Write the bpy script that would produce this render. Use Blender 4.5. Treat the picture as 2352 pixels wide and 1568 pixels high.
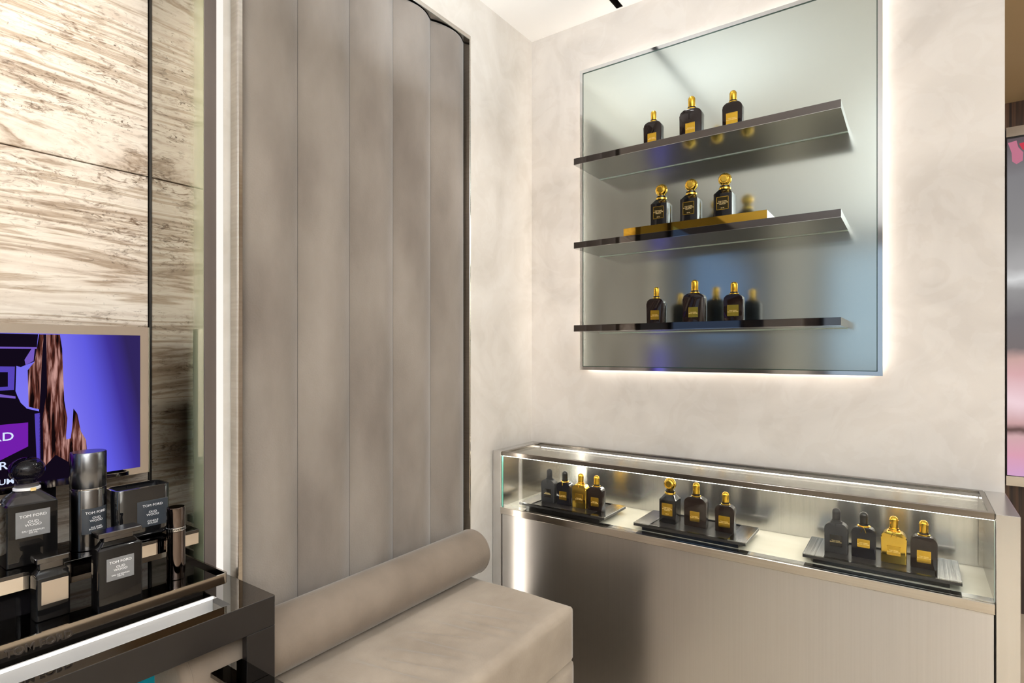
import bpy, bmesh, math, random
from mathutils import Vector, Matrix
random.seed(7)
PI = math.pi
for o in list(bpy.data.objects):
    bpy.data.objects.remove(o)
scene = bpy.context.scene
COL = scene.collection

# ------------------------------------------------------------------ camera, world, large lights, exposure
cam_d = bpy.data.cameras.new('camera')
cam = bpy.data.objects.new('camera', cam_d)
COL.objects.link(cam)
cam_d.sensor_fit = 'HORIZONTAL'
cam_d.sensor_width = 36.0
cam_d.lens = 1301.0 / 2352.0 * 36.0
cam_d.shift_y = 23.0 / 2352.0
cam_d.clip_start = 0.02
cam.location = (1.09962, -1.67204, 1.2)
cam.rotation_euler = (PI / 2, 0, math.radians(35.334))
scene.camera = cam

w = bpy.data.worlds.new('world')
scene.world = w
w.use_nodes = True
w.node_tree.nodes['Background'].inputs[0].default_value = (1.0, 0.93, 0.85, 1)
w.node_tree.nodes['Background'].inputs[1].default_value = 0.15

def area(name, loc, rot, sx, sy, power, col):
    d = bpy.data.lights.new(name, 'AREA')
    d.shape = 'RECTANGLE'
    d.size, d.size_y = sx, sy
    d.energy = power
    d.color = col
    o = bpy.data.objects.new(name, d)
    o.location = loc
    o.rotation_euler = rot
    COL.objects.link(o)
    return o

def spot(name, loc, target, power, col, angle=70, blend=0.8, radius=0.04):
    d = bpy.data.lights.new(name, 'SPOT')
    d.energy = power
    d.color = col
    d.spot_size = math.radians(angle)
    d.spot_blend = blend
    d.shadow_soft_size = radius
    o = bpy.data.objects.new(name, d)
    o.location = loc
    v = Vector(target) - Vector(loc)
    o.rotation_euler = v.to_track_quat('-Z', 'Y').to_euler()
    COL.objects.link(o)
    return o

WARM = (1.0, 0.91, 0.81)
SOFT = (1.0, 0.98, 0.955)
area('ceiling_fill', (2.5, -2.3, 2.27), (0, 0, 0), 1.2, 1.4, 18, SOFT)  # added soft fill for general room light, no fixture behind it
area('bounce_fill', (2.6, -3.2, 1.5), (PI, 0, 0), 1.4, 1.8, 128, (0.84, 0.93, 1.0))  # added fill facing up to brighten the ceiling, no real fitting
area('bounce_fill', (1.75, -1.75, 1.85), (PI, 0, 0), 0.7, 0.9, 16, (0.80, 0.91, 1.0))  # second added fill, whitens the ceiling above the camera
area('bounce_fill', (0.40, -0.62, 1.88), (PI, 0, 0), 0.5, 0.5, 2.6, (0.84, 0.93, 1.0))  # small added fill for the ceiling near the corner
spot('stone_wash_lamp', (0.42, -1.62, 2.25), (-0.23, -1.35, 1.66), 26, WARM, 58, 0.9)
spot('corner_downlight', (0.58, -0.62, 2.28), (0.50, -0.66, 0.6), 13, SOFT, 120, 1.0, 0.06)
spot('corner_downlight', (0.46, -0.20, 2.28), (0.14, -0.75, 0.6), 28, SOFT, 100, 1.0, 0.08)
area('passage_fill', (2.1, 0.9, 2.25), (0, 0, 0), 0.8, 0.6, 14, WARM)  # unseen fill added to light the wood wall in the passage

scene.view_settings.view_transform = 'Standard'
scene.view_settings.look = 'None'
scene.view_settings.gamma = 1.0
scene.view_settings.use_curve_mapping = False
scene.view_settings.exposure = 0.06
try:
    scene.cycles.max_bounces = 10
    scene.cycles.diffuse_bounces = 5
    scene.cycles.glossy_bounces = 6
    scene.cycles.transparent_max_bounces = 12
    scene.cycles.sample_clamp_indirect = 6.0
    scene.cycles.caustics_reflective = False
    scene.cycles.use_denoising = True
except Exception:
    pass

# ------------------------------------------------------------------ materials
def srgb(r, g, b):
    f = lambda c: (c / 255 / 12.92) if c / 255 <= 0.04045 else ((c / 255 + 0.055) / 1.055) ** 2.4
    return (f(r), f(g), f(b), 1)

def newmat(name):
    m = bpy.data.materials.new(name)
    m.use_nodes = True
    nt = m.node_tree
    b = nt.nodes['Principled BSDF']
    return m, nt, b

def pmat(name, c1, c2=None, scale=(8, 8, 8), rough=0.5, metal=0.0, coat=0.0, coat_rough=0.05, sheen=0.0, bump=0.0,
         bump_scale=None, detail=4, rough_var=0.0, spec=0.5, aniso=0.0):
    """principled surface whose colour and fine relief come from stretched noise in object space"""
    m, nt, b = newmat(name)
    N, L = nt.nodes, nt.links
    tc = N.new('ShaderNodeTexCoord')
    mp = N.new('ShaderNodeMapping')
    mp.inputs['Scale'].default_value = scale
    L.new(tc.outputs['Object'], mp.inputs[0])
    nz = N.new('ShaderNodeTexNoise')
    nz.inputs['Scale'].default_value = 1.0
    nz.inputs['Detail'].default_value = detail
    L.new(mp.outputs[0], nz.inputs[0])
    cr = N.new('ShaderNodeValToRGB')
    cr.color_ramp.elements[0].position = 0.3
    cr.color_ramp.elements[1].position = 0.7
    cr.color_ramp.elements[0].color = c1
    cr.color_ramp.elements[1].color = c2 or c1
    L.new(nz.outputs[0], cr.inputs[0])
    L.new(cr.outputs[0], b.inputs['Base Color'])
    b.inputs['Roughness'].default_value = rough
    b.inputs['Metallic'].default_value = metal
    b.inputs['Coat Weight'].default_value = coat
    b.inputs['Coat Roughness'].default_value = coat_rough
    b.inputs['Sheen Weight'].default_value = sheen
    b.inputs['Sheen Roughness'].default_value = 0.4
    b.inputs['Specular IOR Level'].default_value = spec
    b.inputs['Anisotropic'].default_value = aniso
    if rough_var:
        mr = N.new('ShaderNodeMapRange')
        mr.inputs[3].default_value = max(0.0, rough - rough_var)
        mr.inputs[4].default_value = rough + rough_var
        L.new(nz.outputs[0], mr.inputs[0])
        L.new(mr.outputs[0], b.inputs['Roughness'])
    if bump:
        src = nz
        if bump_scale:
            mp2 = N.new('ShaderNodeMapping')
            mp2.inputs['Scale'].default_value = bump_scale
            L.new(tc.outputs['Object'], mp2.inputs[0])
            src = N.new('ShaderNodeTexNoise')
            src.inputs['Scale'].default_value = 1.0
            src.inputs['Detail'].default_value = 5
            L.new(mp2.outputs[0], src.inputs[0])
        bp = N.new('ShaderNodeBump')
        bp.inputs['Strength'].default_value = bump
        bp.inputs['Distance'].default_value = 0.01
        L.new(src.outputs[0], bp.inputs['Height'])
        L.new(bp.outputs[0], b.inputs['Normal'])
    return m

def emat(name, col, strength):
    m, nt, b = newmat(name)
    N, L = nt.nodes, nt.links
    N.remove(b)
    e = N.new('ShaderNodeEmission')
    e.inputs[0].default_value = col
    e.inputs[1].default_value = strength
    L.new(e.outputs[0], N['Material Output'].inputs[0])
    return m

def glassmat(name, tint, refl=0.06):
    """thin clear pane: tinted straight-through light plus a fresnel reflection"""
    m, nt, b = newmat(name)
    N, L = nt.nodes, nt.links
    N.remove(b)
    t = N.new('ShaderNodeBsdfTransparent')
    t.inputs[0].default_value = tint
    g = N.new('ShaderNodeBsdfGlossy')
    g.inputs['Roughness'].default_value = 0.01
    lw = N.new('ShaderNodeLayerWeight')
    lw.inputs[0].default_value = 0.5
    pw = N.new('ShaderNodeMath')
    pw.operation = 'POWER'
    pw.inputs[1].default_value = 5.0
    L.new(lw.outputs['Facing'], pw.inputs[0])
    fr = N.new('ShaderNodeMath')
    fr.operation = 'MULTIPLY_ADD'
    fr.inputs[1].default_value = 0.92
    fr.inputs[2].default_value = 0.014
    L.new(pw.outputs[0], fr.inputs[0])
    mx = N.new('ShaderNodeMixShader')
    L.new(fr.outputs[0], mx.inputs[0])
    L.new(t.outputs[0], mx.inputs[1])
    L.new(g.outputs[0], mx.inputs[2])
    L.new(mx.outputs[0], N['Material Output'].inputs[0])
    return m

def smokemat(name, tint, base, body=0.6):
    """smoked glass: mostly dark glossy body that lets some tinted light through"""
    m, nt, b = newmat(name)
    N, L = nt.nodes, nt.links
    b.inputs['Base Color'].default_value = base
    b.inputs['Roughness'].default_value = 0.04
    b.inputs['Coat Weight'].default_value = 0.6
    b.inputs['Coat Roughness'].default_value = 0.02
    t = N.new('ShaderNodeBsdfTransparent')
    t.inputs[0].default_value = tint
    mx = N.new('ShaderNodeMixShader')
    mx.inputs[0].default_value = body
    L.new(t.outputs[0], mx.inputs[1])
    L.new(b.outputs[0], mx.inputs[2])
    L.new(mx.outputs[0], N['Material Output'].inputs[0])
    return m

def plastermat(name, c1, c2, c3):
    m, nt, b = newmat(name)
    N, L = nt.nodes, nt.links
    tc = N.new('ShaderNodeTexCoord')
    n1 = N.new('ShaderNodeTexNoise')
    n1.inputs['Scale'].default_value = 3.2
    n1.inputs['Detail'].default_value = 6
    n1.inputs['Distortion'].default_value = 1.4
    L.new(tc.outputs['Object'], n1.inputs[0])
    n2 = N.new('ShaderNodeTexNoise')
    n2.inputs['Scale'].default_value = 9.0
    n2.inputs['Detail'].default_value = 5
    n2.inputs['Distortion'].default_value = 2.2
    L.new(tc.outputs['Object'], n2.inputs[0])
    cr = N.new('ShaderNodeValToRGB')
    e = cr.color_ramp.elements
    e[0].position, e[0].color = 0.32, c1
    e[1].position, e[1].color = 0.68, c3
    k = e.new(0.5)
    k.color = c2
    L.new(n1.outputs[0], cr.inputs[0])
    cr2 = N.new('ShaderNodeValToRGB')
    f = cr2.color_ramp.elements
    f[0].position, f[0].color = 0.47, (0.5, 0.5, 0.5, 1)
    f[1].position, f[1].color = 0.53, (0.56, 0.56, 0.56, 1)
    L.new(n2.outputs[0], cr2.inputs[0])
    mx = N.new('ShaderNodeMix')
    mx.data_type = 'RGBA'
    mx.blend_type = 'OVERLAY'
    mx.inputs[0].default_value = 0.5
    L.new(cr.outputs[0], mx.inputs[6])
    L.new(cr2.outputs[0], mx.inputs[7])
    L.new(mx.outputs[2], b.inputs['Base Color'])
    b.inputs['Roughness'].default_value = 0.6
    b.inputs['Specular IOR Level'].default_value = 0.2
    bp = N.new('ShaderNodeBump')
    bp.inputs['Strength'].default_value = 0.12
    bp.inputs['Distance'].default_value = 0.004
    L.new(n2.outputs[0], bp.inputs['Height'])
    L.new(bp.outputs[0], b.inputs['Normal'])
    return m

def travertinemat(name):
    m, nt, b = newmat(name)
    N, L = nt.nodes, nt.links
    tc = N.new('ShaderNodeTexCoord')
    def noise(scale, detail, dist, rough=0.55):
        mp = N.new('ShaderNodeMapping')
        mp.inputs['Scale'].default_value = scale
        L.new(tc.outputs['Object'], mp.inputs[0])
        n = N.new('ShaderNodeTexNoise')
        n.inputs['Scale'].default_value = 1.0
        n.inputs['Detail'].default_value = detail
        n.inputs['Distortion'].default_value = dist
        n.inputs['Roughness'].default_value = rough
        L.new(mp.outputs[0], n.inputs[0])
        return n
    bands = noise((0.9, 1.1, 10.0), 9, 0.7, 0.60)
    fine = noise((26.0, 30.0, 90.0), 8, 1.2, 0.70)
    pits = noise((60.0, 55.0, 130.0), 5, 1.4, 0.62)
    zone = noise((2.0, 3.5, 15.0), 5, 0.8, 0.55)
    cr = N.new('ShaderNodeValToRGB')
    e = cr.color_ramp.elements
    e[0].position, e[0].color = 0.27, srgb(128, 110, 92)
    e[1].position, e[1].color = 0.72, srgb(246, 238, 226)
    for p, c in ((0.34, (178, 158, 138)), (0.39, (232, 221, 207)), (0.435, (168, 148, 128)), (0.46, (222, 209, 195)), (0.50, (238, 229, 217)), (0.535, (186, 167, 146)), (0.57, (240, 231, 219)), (0.63, (216, 202, 187))):
        k = e.new(p)
        k.color = srgb(*c)
    L.new(bands.outputs[0], cr.inputs[0])
    cf = N.new('ShaderNodeValToRGB')
    f = cf.color_ramp.elements
    f[0].position, f[0].color = 0.36, srgb(150, 132, 116)
    f[1].position, f[1].color = 0.50, (1, 1, 1, 1)
    L.new(fine.outputs[0], cf.inputs[0])
    zr = N.new('ShaderNodeMapRange')
    zr.inputs[1].default_value = 0.44
    zr.inputs[2].default_value = 0.60
    zr.inputs[3].default_value = 0.06
    zr.inputs[4].default_value = 1.0
    L.new(zone.outputs[0], zr.inputs[0])
    mx = N.new('ShaderNodeMix')
    mx.data_type = 'RGBA'
    mx.blend_type = 'MULTIPLY'
    L.new(zr.outputs[0], mx.inputs[0])
    L.new(cr.outputs[0], mx.inputs[6])
    L.new(cf.outputs[0], mx.inputs[7])
    cp = N.new('ShaderNodeValToRGB')
    g = cp.color_ramp.elements
    g[0].position, g[0].color = 0.345, (1, 1, 1, 1)
    g[1].position, g[1].color = 0.375, (0, 0, 0, 1)
    L.new(pits.outputs[0], cp.inputs[0])
    mp_ = N.new('ShaderNodeMath')
    mp_.operation = 'MULTIPLY'
    L.new(cp.outputs[0], mp_.inputs[0])
    L.new(zr.outputs[0], mp_.inputs[1])
    mx2 = N.new('ShaderNodeMix')
    mx2.data_type = 'RGBA'
    L.new(mp_.outputs[0], mx2.inputs[0])
    L.new(mx.outputs[2], mx2.inputs[6])
    mx2.inputs[7].default_value = srgb(122, 108, 94)
    L.new(mx2.outputs[2], b.inputs['Base Color'])
    b.inputs['Roughness'].default_value = 0.45
    bp = N.new('ShaderNodeBump')
    bp.inputs['Strength'].default_value = 0.5
    bp.inputs['Distance'].default_value = 0.003
    bp.invert = True
    L.new(cp.outputs[0], bp.inputs['Height'])
    L.new(bp.outputs[0], b.inputs['Normal'])
    return m

def stripedwood(name, c1, c2):
    m, nt, b = newmat(name)
    N, L = nt.nodes, nt.links
    tc = N.new('ShaderNodeTexCoord')
    mp = N.new('ShaderNodeMapping')
    mp.inputs['Scale'].default_value = (90, 90, 1.0)
    L.new(tc.outputs['Object'], mp.inputs[0])
    n = N.new('ShaderNodeTexNoise')
    n.inputs['Scale'].default_value = 1.0
    n.inputs['Detail'].default_value = 3
    L.new(mp.outputs[0], n.inputs[0])
    cr = N.new('ShaderNodeValToRGB')
    cr.color_ramp.elements[0].position, cr.color_ramp.elements[0].color = 0.4, c1
    cr.color_ramp.elements[1].position, cr.color_ramp.elements[1].color = 0.66, c2
    L.new(n.outputs[0], cr.inputs[0])
    L.new(cr.outputs[0], b.inputs['Base Color'])
    b.inputs['Roughness'].default_value = 0.35
    return m

M = {}
def brushed(m, amount, tangent=(0, 0, 1)):
    nt = m.node_tree
    b = nt.nodes['Principled BSDF']
    b.inputs['Anisotropic'].default_value = amount
    c = nt.nodes.new('ShaderNodeCombineXYZ')
    for i in range(3):
        c.inputs[i].default_value = tangent[i]
    nt.links.new(c.outputs[0], b.inputs['Tangent'])
    return m
M['plaster_far'] = plastermat('plaster_far', srgb(205, 198, 191), srgb(216, 209, 202), srgb(224, 217, 210))
M['plaster_left'] = plastermat('plaster_left', srgb(206, 200, 191), srgb(218, 212, 204), srgb(226, 221, 214))
M['ceiling'] = pmat('ceiling', srgb(246, 242, 238), srgb(250, 247, 243), (2, 2, 2), 0.8)
M['ceiling_shade'] = pmat('ceiling_shade', srgb(196, 170, 128), srgb(202, 178, 138), (2, 2, 2), 0.7)  # beige paints in the shade on the passage ceiling
M['floor'] = pmat('floor', srgb(196, 180, 158), srgb(212, 198, 178), (3, 3, 3), 0.25, rough_var=0.05)
M['wall_dark'] = pmat('wall_dark', srgb(104, 98, 94), srgb(120, 112, 106), (2, 2, 4), 0.5)
M['wall_bay'] = pmat('wall_bay', srgb(46, 42, 40), srgb(60, 54, 50), (2, 30, 1), 0.4)
M['wall_pale'] = pmat('wall_pale', srgb(206, 196, 182), srgb(216, 206, 194), (2, 2, 2), 0.6)
M['travertine'] = travertinemat('travertine')
M['velvet'] = pmat('velvet', srgb(122, 113, 105), srgb(155, 146, 138), (6, 6, 2.6), 0.85, sheen=0.35, bump=0.10, bump_scale=(260, 260, 260), spec=0.15, detail=6)
M['suede'] = pmat('suede', srgb(148, 135, 121), srgb(170, 157, 142), (9, 7, 9), 0.88, sheen=0.3, bump=0.08, bump_scale=(240, 240, 240), spec=0.15, detail=6)
M['suede_dark'] = pmat('suede_dark', srgb(116, 104, 92), srgb(138, 125, 112), (7, 7, 7), 0.88, sheen=0.3, bump=0.08, bump_scale=(240, 240, 240), spec=0.15, detail=6)
M['steel'] = pmat('steel', (0.62, 0.585, 0.54, 1), (0.68, 0.645, 0.60, 1), (3, 3, 160), 0.22, metal=1.0, rough_var=0.04)
M['steel_front'] = pmat('steel_front', (0.62, 0.60, 0.58, 1), (0.65, 0.63, 0.61, 1), (260, 260, 2.5), 0.31, metal=1.0)
brushed(M['steel_front'], 0.85)
M['steel_end'] = pmat('steel_end', (0.66, 0.65, 0.64, 1), (0.69, 0.68, 0.67, 1), (200, 200, 2.5), 0.24, metal=1.0)
M['steel_trim'] = pmat('steel_trim', (0.52, 0.48, 0.43, 1), (0.60, 0.56, 0.51, 1), (3, 3, 200), 0.17, metal=1.0, rough_var=0.03)
M['frame_dark'] = pmat('frame_dark', (0.26, 0.235, 0.21, 1), (0.31, 0.28, 0.25, 1), (3, 3, 200), 0.2, metal=1.0, rough_var=0.03)  # base darkened to stand for the dark room it reflects
M['chrome'] = pmat('chrome', (0.62, 0.62, 0.62, 1), (0.66, 0.66, 0.66, 1), (3, 3, 3), 0.08, metal=1.0)
M['nickel_front'] = pmat('nickel_front', (0.14, 0.127, 0.123, 1), (0.165, 0.15, 0.146, 1), (3, 3, 3), 0.035, metal=1.0)
M['shelf_under'] = pmat('shelf_under', (0.62, 0.64, 0.64, 1), (0.66, 0.68, 0.68, 1), (3, 3, 3), 0.055, metal=1.0)
M['frost_mirror'] = pmat('frost_mirror', (0.62, 0.67, 0.63, 1), (0.64, 0.69, 0.65, 1), (2, 2, 2), 0.145, metal=1.0)
M['glass_edge'] = pmat('glass_edge', srgb(214, 240, 228), srgb(226, 246, 236), (20, 20, 20), 0.2, coat=0.5)  # glass edge tint; under the shelves it paints in reflected backlight
M['glass_edge_dark'] = pmat('glass_edge_dark', srgb(40, 62, 54), srgb(58, 84, 72), (20, 20, 20), 0.15, coat=0.5)
M['glass'] = glassmat('glass', (0.97, 0.985, 0.975, 1))
M['teal_edge'] = pmat('teal_edge', srgb(120, 220, 200), srgb(150, 235, 215), (9, 9, 9), 0.2, coat=0.6)
M['reeded'] = pmat('reeded', (0.74, 0.72, 0.69, 1), (0.80, 0.78, 0.75, 1), (200, 200, 3), 0.20, metal=0.95)
brushed(M['reeded'], 0.6)
M['case_floor'] = pmat('case_floor', srgb(226, 219, 200), srgb(238, 232, 216), (5, 14, 5), 0.30, coat=0.3)
M['green_glass'] = pmat('green_glass', srgb(150, 158, 120), srgb(178, 186, 150), (9, 9, 3), 0.15, coat=0.5)
M['dark_metal'] = pmat('dark_metal', srgb(96, 87, 82), srgb(106, 97, 92), (30, 30, 3), 0.4)
M['black_reveal'] = pmat('black_reveal', srgb(20, 15, 12), srgb(28, 22, 18), (20, 20, 20), 0.5)
M['black_satin'] = pmat('black_satin', srgb(25, 21, 20), srgb(30, 26, 25), (14, 14, 14), 0.40)
M['black_mirror'] = pmat('black_mirror', (0.20, 0.19, 0.18, 1), (0.22, 0.21, 0.195, 1), (3, 3, 3), 0.02, metal=1.0)
M['black_glass'] = pmat('black_glass', (0.09, 0.085, 0.085, 1), (0.10, 0.095, 0.095, 1), (3, 3, 3), 0.02, metal=1.0)
M['taupe_mirror'] = pmat('taupe_mirror', (0.40, 0.36, 0.32, 1), (0.43, 0.39, 0.35, 1), (3, 3, 3), 0.09, metal=1.0)
M['mirror'] = pmat('mirror', (0.78, 0.74, 0.70, 1), (0.80, 0.76, 0.72, 1), (3, 3, 3), 0.02, metal=1.0)
M['bronze_letter'] = pmat('bronze_letter', srgb(52, 44, 38), srgb(62, 53, 46), (30, 30, 30), 0.45)
M['white_acrylic'] = pmat('white_acrylic', srgb(186, 183, 180), srgb(196, 193, 190), (8, 8, 8), 0.3)
M['gold'] = pmat('gold', (0.83, 0.52, 0.07, 1), (0.90, 0.60, 0.10, 1), (40, 40, 40), 0.14, metal=1.0)
M['gold_satin'] = pmat('gold_satin', (0.70, 0.43, 0.045, 1), (0.80, 0.50, 0.06, 1), (60, 60, 6), 0.20, metal=1.0)
M['gold_print'] = pmat('gold_print', (0.95, 0.70, 0.30, 1), (0.98, 0.78, 0.40, 1), (60, 60, 60), 0.35, metal=0.5)
M['gold_bar'] = pmat('gold_bar', (0.62, 0.36, 0.04, 1), (0.70, 0.42, 0.06, 1), (4, 4, 4), 0.03, metal=1.0)
M['brown_black_glass'] = pmat('brown_black_glass', srgb(26, 16, 14), srgb(34, 22, 19), (20, 20, 20), 0.06, coat=0.25, coat_rough=0.03, spec=0.3)
M['black_bottle'] = pmat('black_bottle', srgb(14, 13, 15), srgb(22, 20, 22), (20, 20, 20), 0.08, coat=0.25, coat_rough=0.03, spec=0.3)
M['navy_bottle'] = pmat('navy_bottle', srgb(14, 14, 22), srgb(20, 20, 30), (20, 20, 20), 0.08, coat=0.25, coat_rough=0.03, spec=0.3)
M['matte_black'] = pmat('matte_black', srgb(34, 33, 36), srgb(42, 41, 44), (40, 40, 40), 0.55)
M['black_cap'] = pmat('black_cap', srgb(22, 20, 21), srgb(30, 28, 28), (40, 40, 8), 0.28)
M['dark_label'] = pmat('dark_label', srgb(16, 14, 16), srgb(30, 26, 26), (30, 30, 30), 0.12)
M['olive_label'] = pmat('olive_label', srgb(44, 36, 14), srgb(66, 54, 22), (30, 30, 30), 0.2, metal=0.5)
M['tray_black'] = pmat('tray_black', srgb(34, 32, 33), srgb(42, 40, 41), (8, 30, 8), 0.28)
M['tray_end_reflect'] = pmat('tray_end_reflect', (0.16, 0.16, 0.17, 1), (0.62, 0.62, 0.63, 1), (420, 2, 2), 0.08, metal=1.0)  # light and dark stripes paint in the reeded back's reflection
M['smoke_glass'] = smokemat('smoke_glass', (0.22, 0.21, 0.20, 1), srgb(26, 25, 25), 0.62)
M['smoke_clear'] = smokemat('smoke_clear', (0.66, 0.65, 0.64, 1), srgb(84, 81, 80), 0.45)
M['stopper_glass'] = smokemat('stopper_glass', (0.62, 0.61, 0.64, 1), srgb(22, 21, 24), 0.30)
M['grey_label'] = pmat('grey_label', srgb(122, 122, 124), srgb(132, 132, 134), (30, 30, 30), 0.35)
M['slate_label'] = pmat('slate_label', srgb(52, 58, 66), srgb(60, 66, 74), (30, 30, 30), 0.3)
M['washed_label'] = pmat('washed_label', srgb(196, 180, 162), srgb(206, 190, 172), (20, 20, 20), 0.22, metal=0.5)  # reflection washing over the label put into a beige tone
M['white_print'] = pmat('white_print', srgb(236, 236, 238), srgb(240, 240, 242), (50, 50, 50), 0.5)
M['gunmetal'] = pmat('gunmetal', (0.17, 0.175, 0.19, 1), (0.20, 0.205, 0.22, 1), (60, 60, 4), 0.22, metal=1.0)
M['gunmetal_dark'] = pmat('gunmetal_dark', (0.115, 0.11, 0.11, 1), (0.14, 0.135, 0.135, 1), (60, 60, 4), 0.20, metal=1.0, coat=0.5)
M['bronze_tube'] = pmat('bronze_tube', (0.12, 0.095, 0.085, 1), (0.15, 0.12, 0.11, 1), (40, 40, 4), 0.06, metal=1.0)
M['wax'] = pmat('wax', srgb(62, 58, 54), srgb(70, 66, 62), (20, 20, 20), 0.5)
M['candle_glass'] = pmat('candle_glass', srgb(16, 16, 18), srgb(22, 22, 24), (20, 20, 20), 0.05, coat=1.0, coat_rough=0.02)
M['cyan'] = pmat('cyan', srgb(0, 160, 196), srgb(0, 176, 210), (6, 6, 6), 0.4)
M['wood_stripe'] = stripedwood('wood_stripe', srgb(48, 36, 32), srgb(112, 82, 62))
M['led_warm'] = emat('led_warm', (1.0, 0.91, 0.81, 1), 20)
M['led_case'] = emat('led_case', (1.0, 0.91, 0.78, 1), 30)
M['led_niche'] = emat('led_niche', (1.0, 0.93, 0.86, 1), 1.0)
M['led_table'] = emat('led_table', (1.0, 0.97, 0.94, 1), 2.2)
M['daylight'] = emat('daylight', (0.54, 0.68, 0.82, 1), 1.0)
M['dusk'] = emat('dusk', (0.20, 0.32, 0.55, 1), 0.8)
M['lamp_disc'] = emat('lamp_disc', (1.0, 0.9, 0.75, 1), 8)

def finmat():
    """tinted mirror that turns into frosted green glass towards its free edge"""
    m, nt, b = newmat('tinted_mirror')
    N, L = nt.nodes, nt.links
    b.inputs['Base Color'].default_value = (0.50, 0.48, 0.42, 1)
    b.inputs['Metallic'].default_value = 1.0
    b.inputs['Roughness'].default_value = 0.015
    d = N.new('ShaderNodeBsdfPrincipled')
    d.inputs['Base Color'].default_value = srgb(186, 194, 158)  # pale green puts the glow of the edge-lit glass into colour
    d.inputs['Roughness'].default_value = 0.2
    tc = N.new('ShaderNodeTexCoord')
    sp_ = N.new('ShaderNodeSeparateXYZ')
    L.new(tc.outputs['Object'], sp_.inputs[0])
    mr = N.new('ShaderNodeMapRange')
    mr.interpolation_type = 'SMOOTHSTEP'
    mr.inputs[1].default_value = -0.075
    mr.inputs[2].default_value = -0.006
    mr.inputs[4].default_value = 0.65
    L.new(sp_.outputs[0], mr.inputs[0])
    mx = N.new('ShaderNodeMixShader')
    L.new(mr.outputs[0], mx.inputs[0])
    L.new(b.outputs[0], mx.inputs[1])
    L.new(d.outputs[0], mx.inputs[2])
    L.new(mx.outputs[0], N['Material Output'].inputs[0])
    return m
M['tinted_mirror'] = finmat()

# ------------------------------------------------------------------ mesh helpers
class MB:
    def __init__(self):
        self.bm = bmesh.new()
    def box(self, x0, x1, y0, y1, z0, z1, bevel=0.0, seg=2):
        bm = self.bm
        vs = [bm.verts.new((x, y, z)) for x in (x0, x1) for y in (y0, y1) for z in (z0, z1)]
        idx = ((0, 1, 3, 2), (4, 6, 7, 5), (0, 4, 5, 1), (2, 3, 7, 6), (0, 2, 6, 4), (1, 5, 7, 3))
        fs = [bm.faces.new([vs[i] for i in f]) for f in idx]
        if bevel:
            es = list({e for f in fs for e in f.edges})
            bmesh.ops.bevel(bm, geom=es, offset=bevel, segments=seg, affect='EDGES', profile=0.5)
        return self
    def prism(self, pts, axis, a0, a1, bevel=0.0, seg=2):
        """pts: 2-D outline; extruded along axis ('x','y','z') from a0 to a1"""
        bm = self.bm
        def p3(p, a):
            if axis == 'y': return (p[0], a, p[1])
            if axis == 'x': return (a, p[0], p[1])
            return (p[0], p[1], a)
        A = [bm.verts.new(p3(p, a0)) for p in pts]
        B = [bm.verts.new(p3(p, a1)) for p in pts]
        n = len(pts)
        fa = bm.faces.new(A)
        fb = bm.faces.new(list(reversed(B)))
        for i in range(n):
            bm.faces.new((A[i], B[i], B[(i + 1) % n], A[(i + 1) % n]))
        if bevel:
            es = list(fa.edges) + list(fb.edges)
            bmesh.ops.bevel(bm, geom=es, offset=bevel, segments=seg, affect='EDGES', profile=0.5)
        return self
    def lathe(self, prof, n=28, c=(0, 0, 0), sx=1.0, sy=1.0):
        bm = self.bm
        rings = []
        for r, z in prof:
            if r < 1e-6:
                rings.append([bm.verts.new((c[0], c[1], c[2] + z))])
            else:
                rings.append([bm.verts.new((c[0] + r * sx * math.cos(2 * PI * k / n), c[1] + r * sy * math.sin(2 * PI * k / n), c[2] + z)) for k in range(n)])
        for a, b in zip(rings, rings[1:]):
            for k in range(n):
                k2 = (k + 1) % n
                if len(a) == 1 and len(b) == 1: continue
                if len(a) == 1: bm.faces.new((a[0], b[k], b[k2]))
                elif len(b) == 1: bm.faces.new((a[k], b[0], a[k2]))
                else: bm.faces.new((a[k], b[k], b[k2], a[k2]))
        if len(rings[0]) > 1: bm.faces.new(rings[0])
        if len(rings[-1]) > 1: bm.faces.new(rings[-1])
        return self
    def loft(self, sections):
        """sections: list of equal-length closed loops of 3-D points; capped at both ends"""
        bm = self.bm
        R = [[bm.verts.new(p) for p in s] for s in sections]
        n = len(R[0])
        for a, b in zip(R, R[1:]):
            for k in range(n):
                bm.faces.new((a[k], a[(k + 1) % n], b[(k + 1) % n], b[k]))
        bm.faces.new(R[0])
        bm.faces.new(R[-1])
        return self
    def tube(self, pts, r, n=8):
        bm = self.bm
        pts = [Vector(p) for p in pts]
        rings = []
        for i, p in enumerate(pts):
            d = (pts[min(i + 1, len(pts) - 1)] - pts[max(i - 1, 0)]).normalized()
            u = d.orthogonal().normalized()
            if i and rings:
                u = (prev_u - d * prev_u.dot(d)).normalized()
            prev_u = u
            v = d.cross(u)
            rings.append([bm.verts.new(p + r * (math.cos(2 * PI * k / n) * u + math.sin(2 * PI * k / n) * v)) for k in range(n)])
        for a, b in zip(rings, rings[1:]):
            for k in range(n):
                bm.faces.new((a[k], a[(k + 1) % n], b[(k + 1) % n], b[k]))
        bm.faces.new(rings[0])
        bm.faces.new(rings[-1])
        return self
    def quad(self, *pts):
        self.bm.faces.new([self.bm.verts.new(p) for p in pts])
        return self

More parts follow.
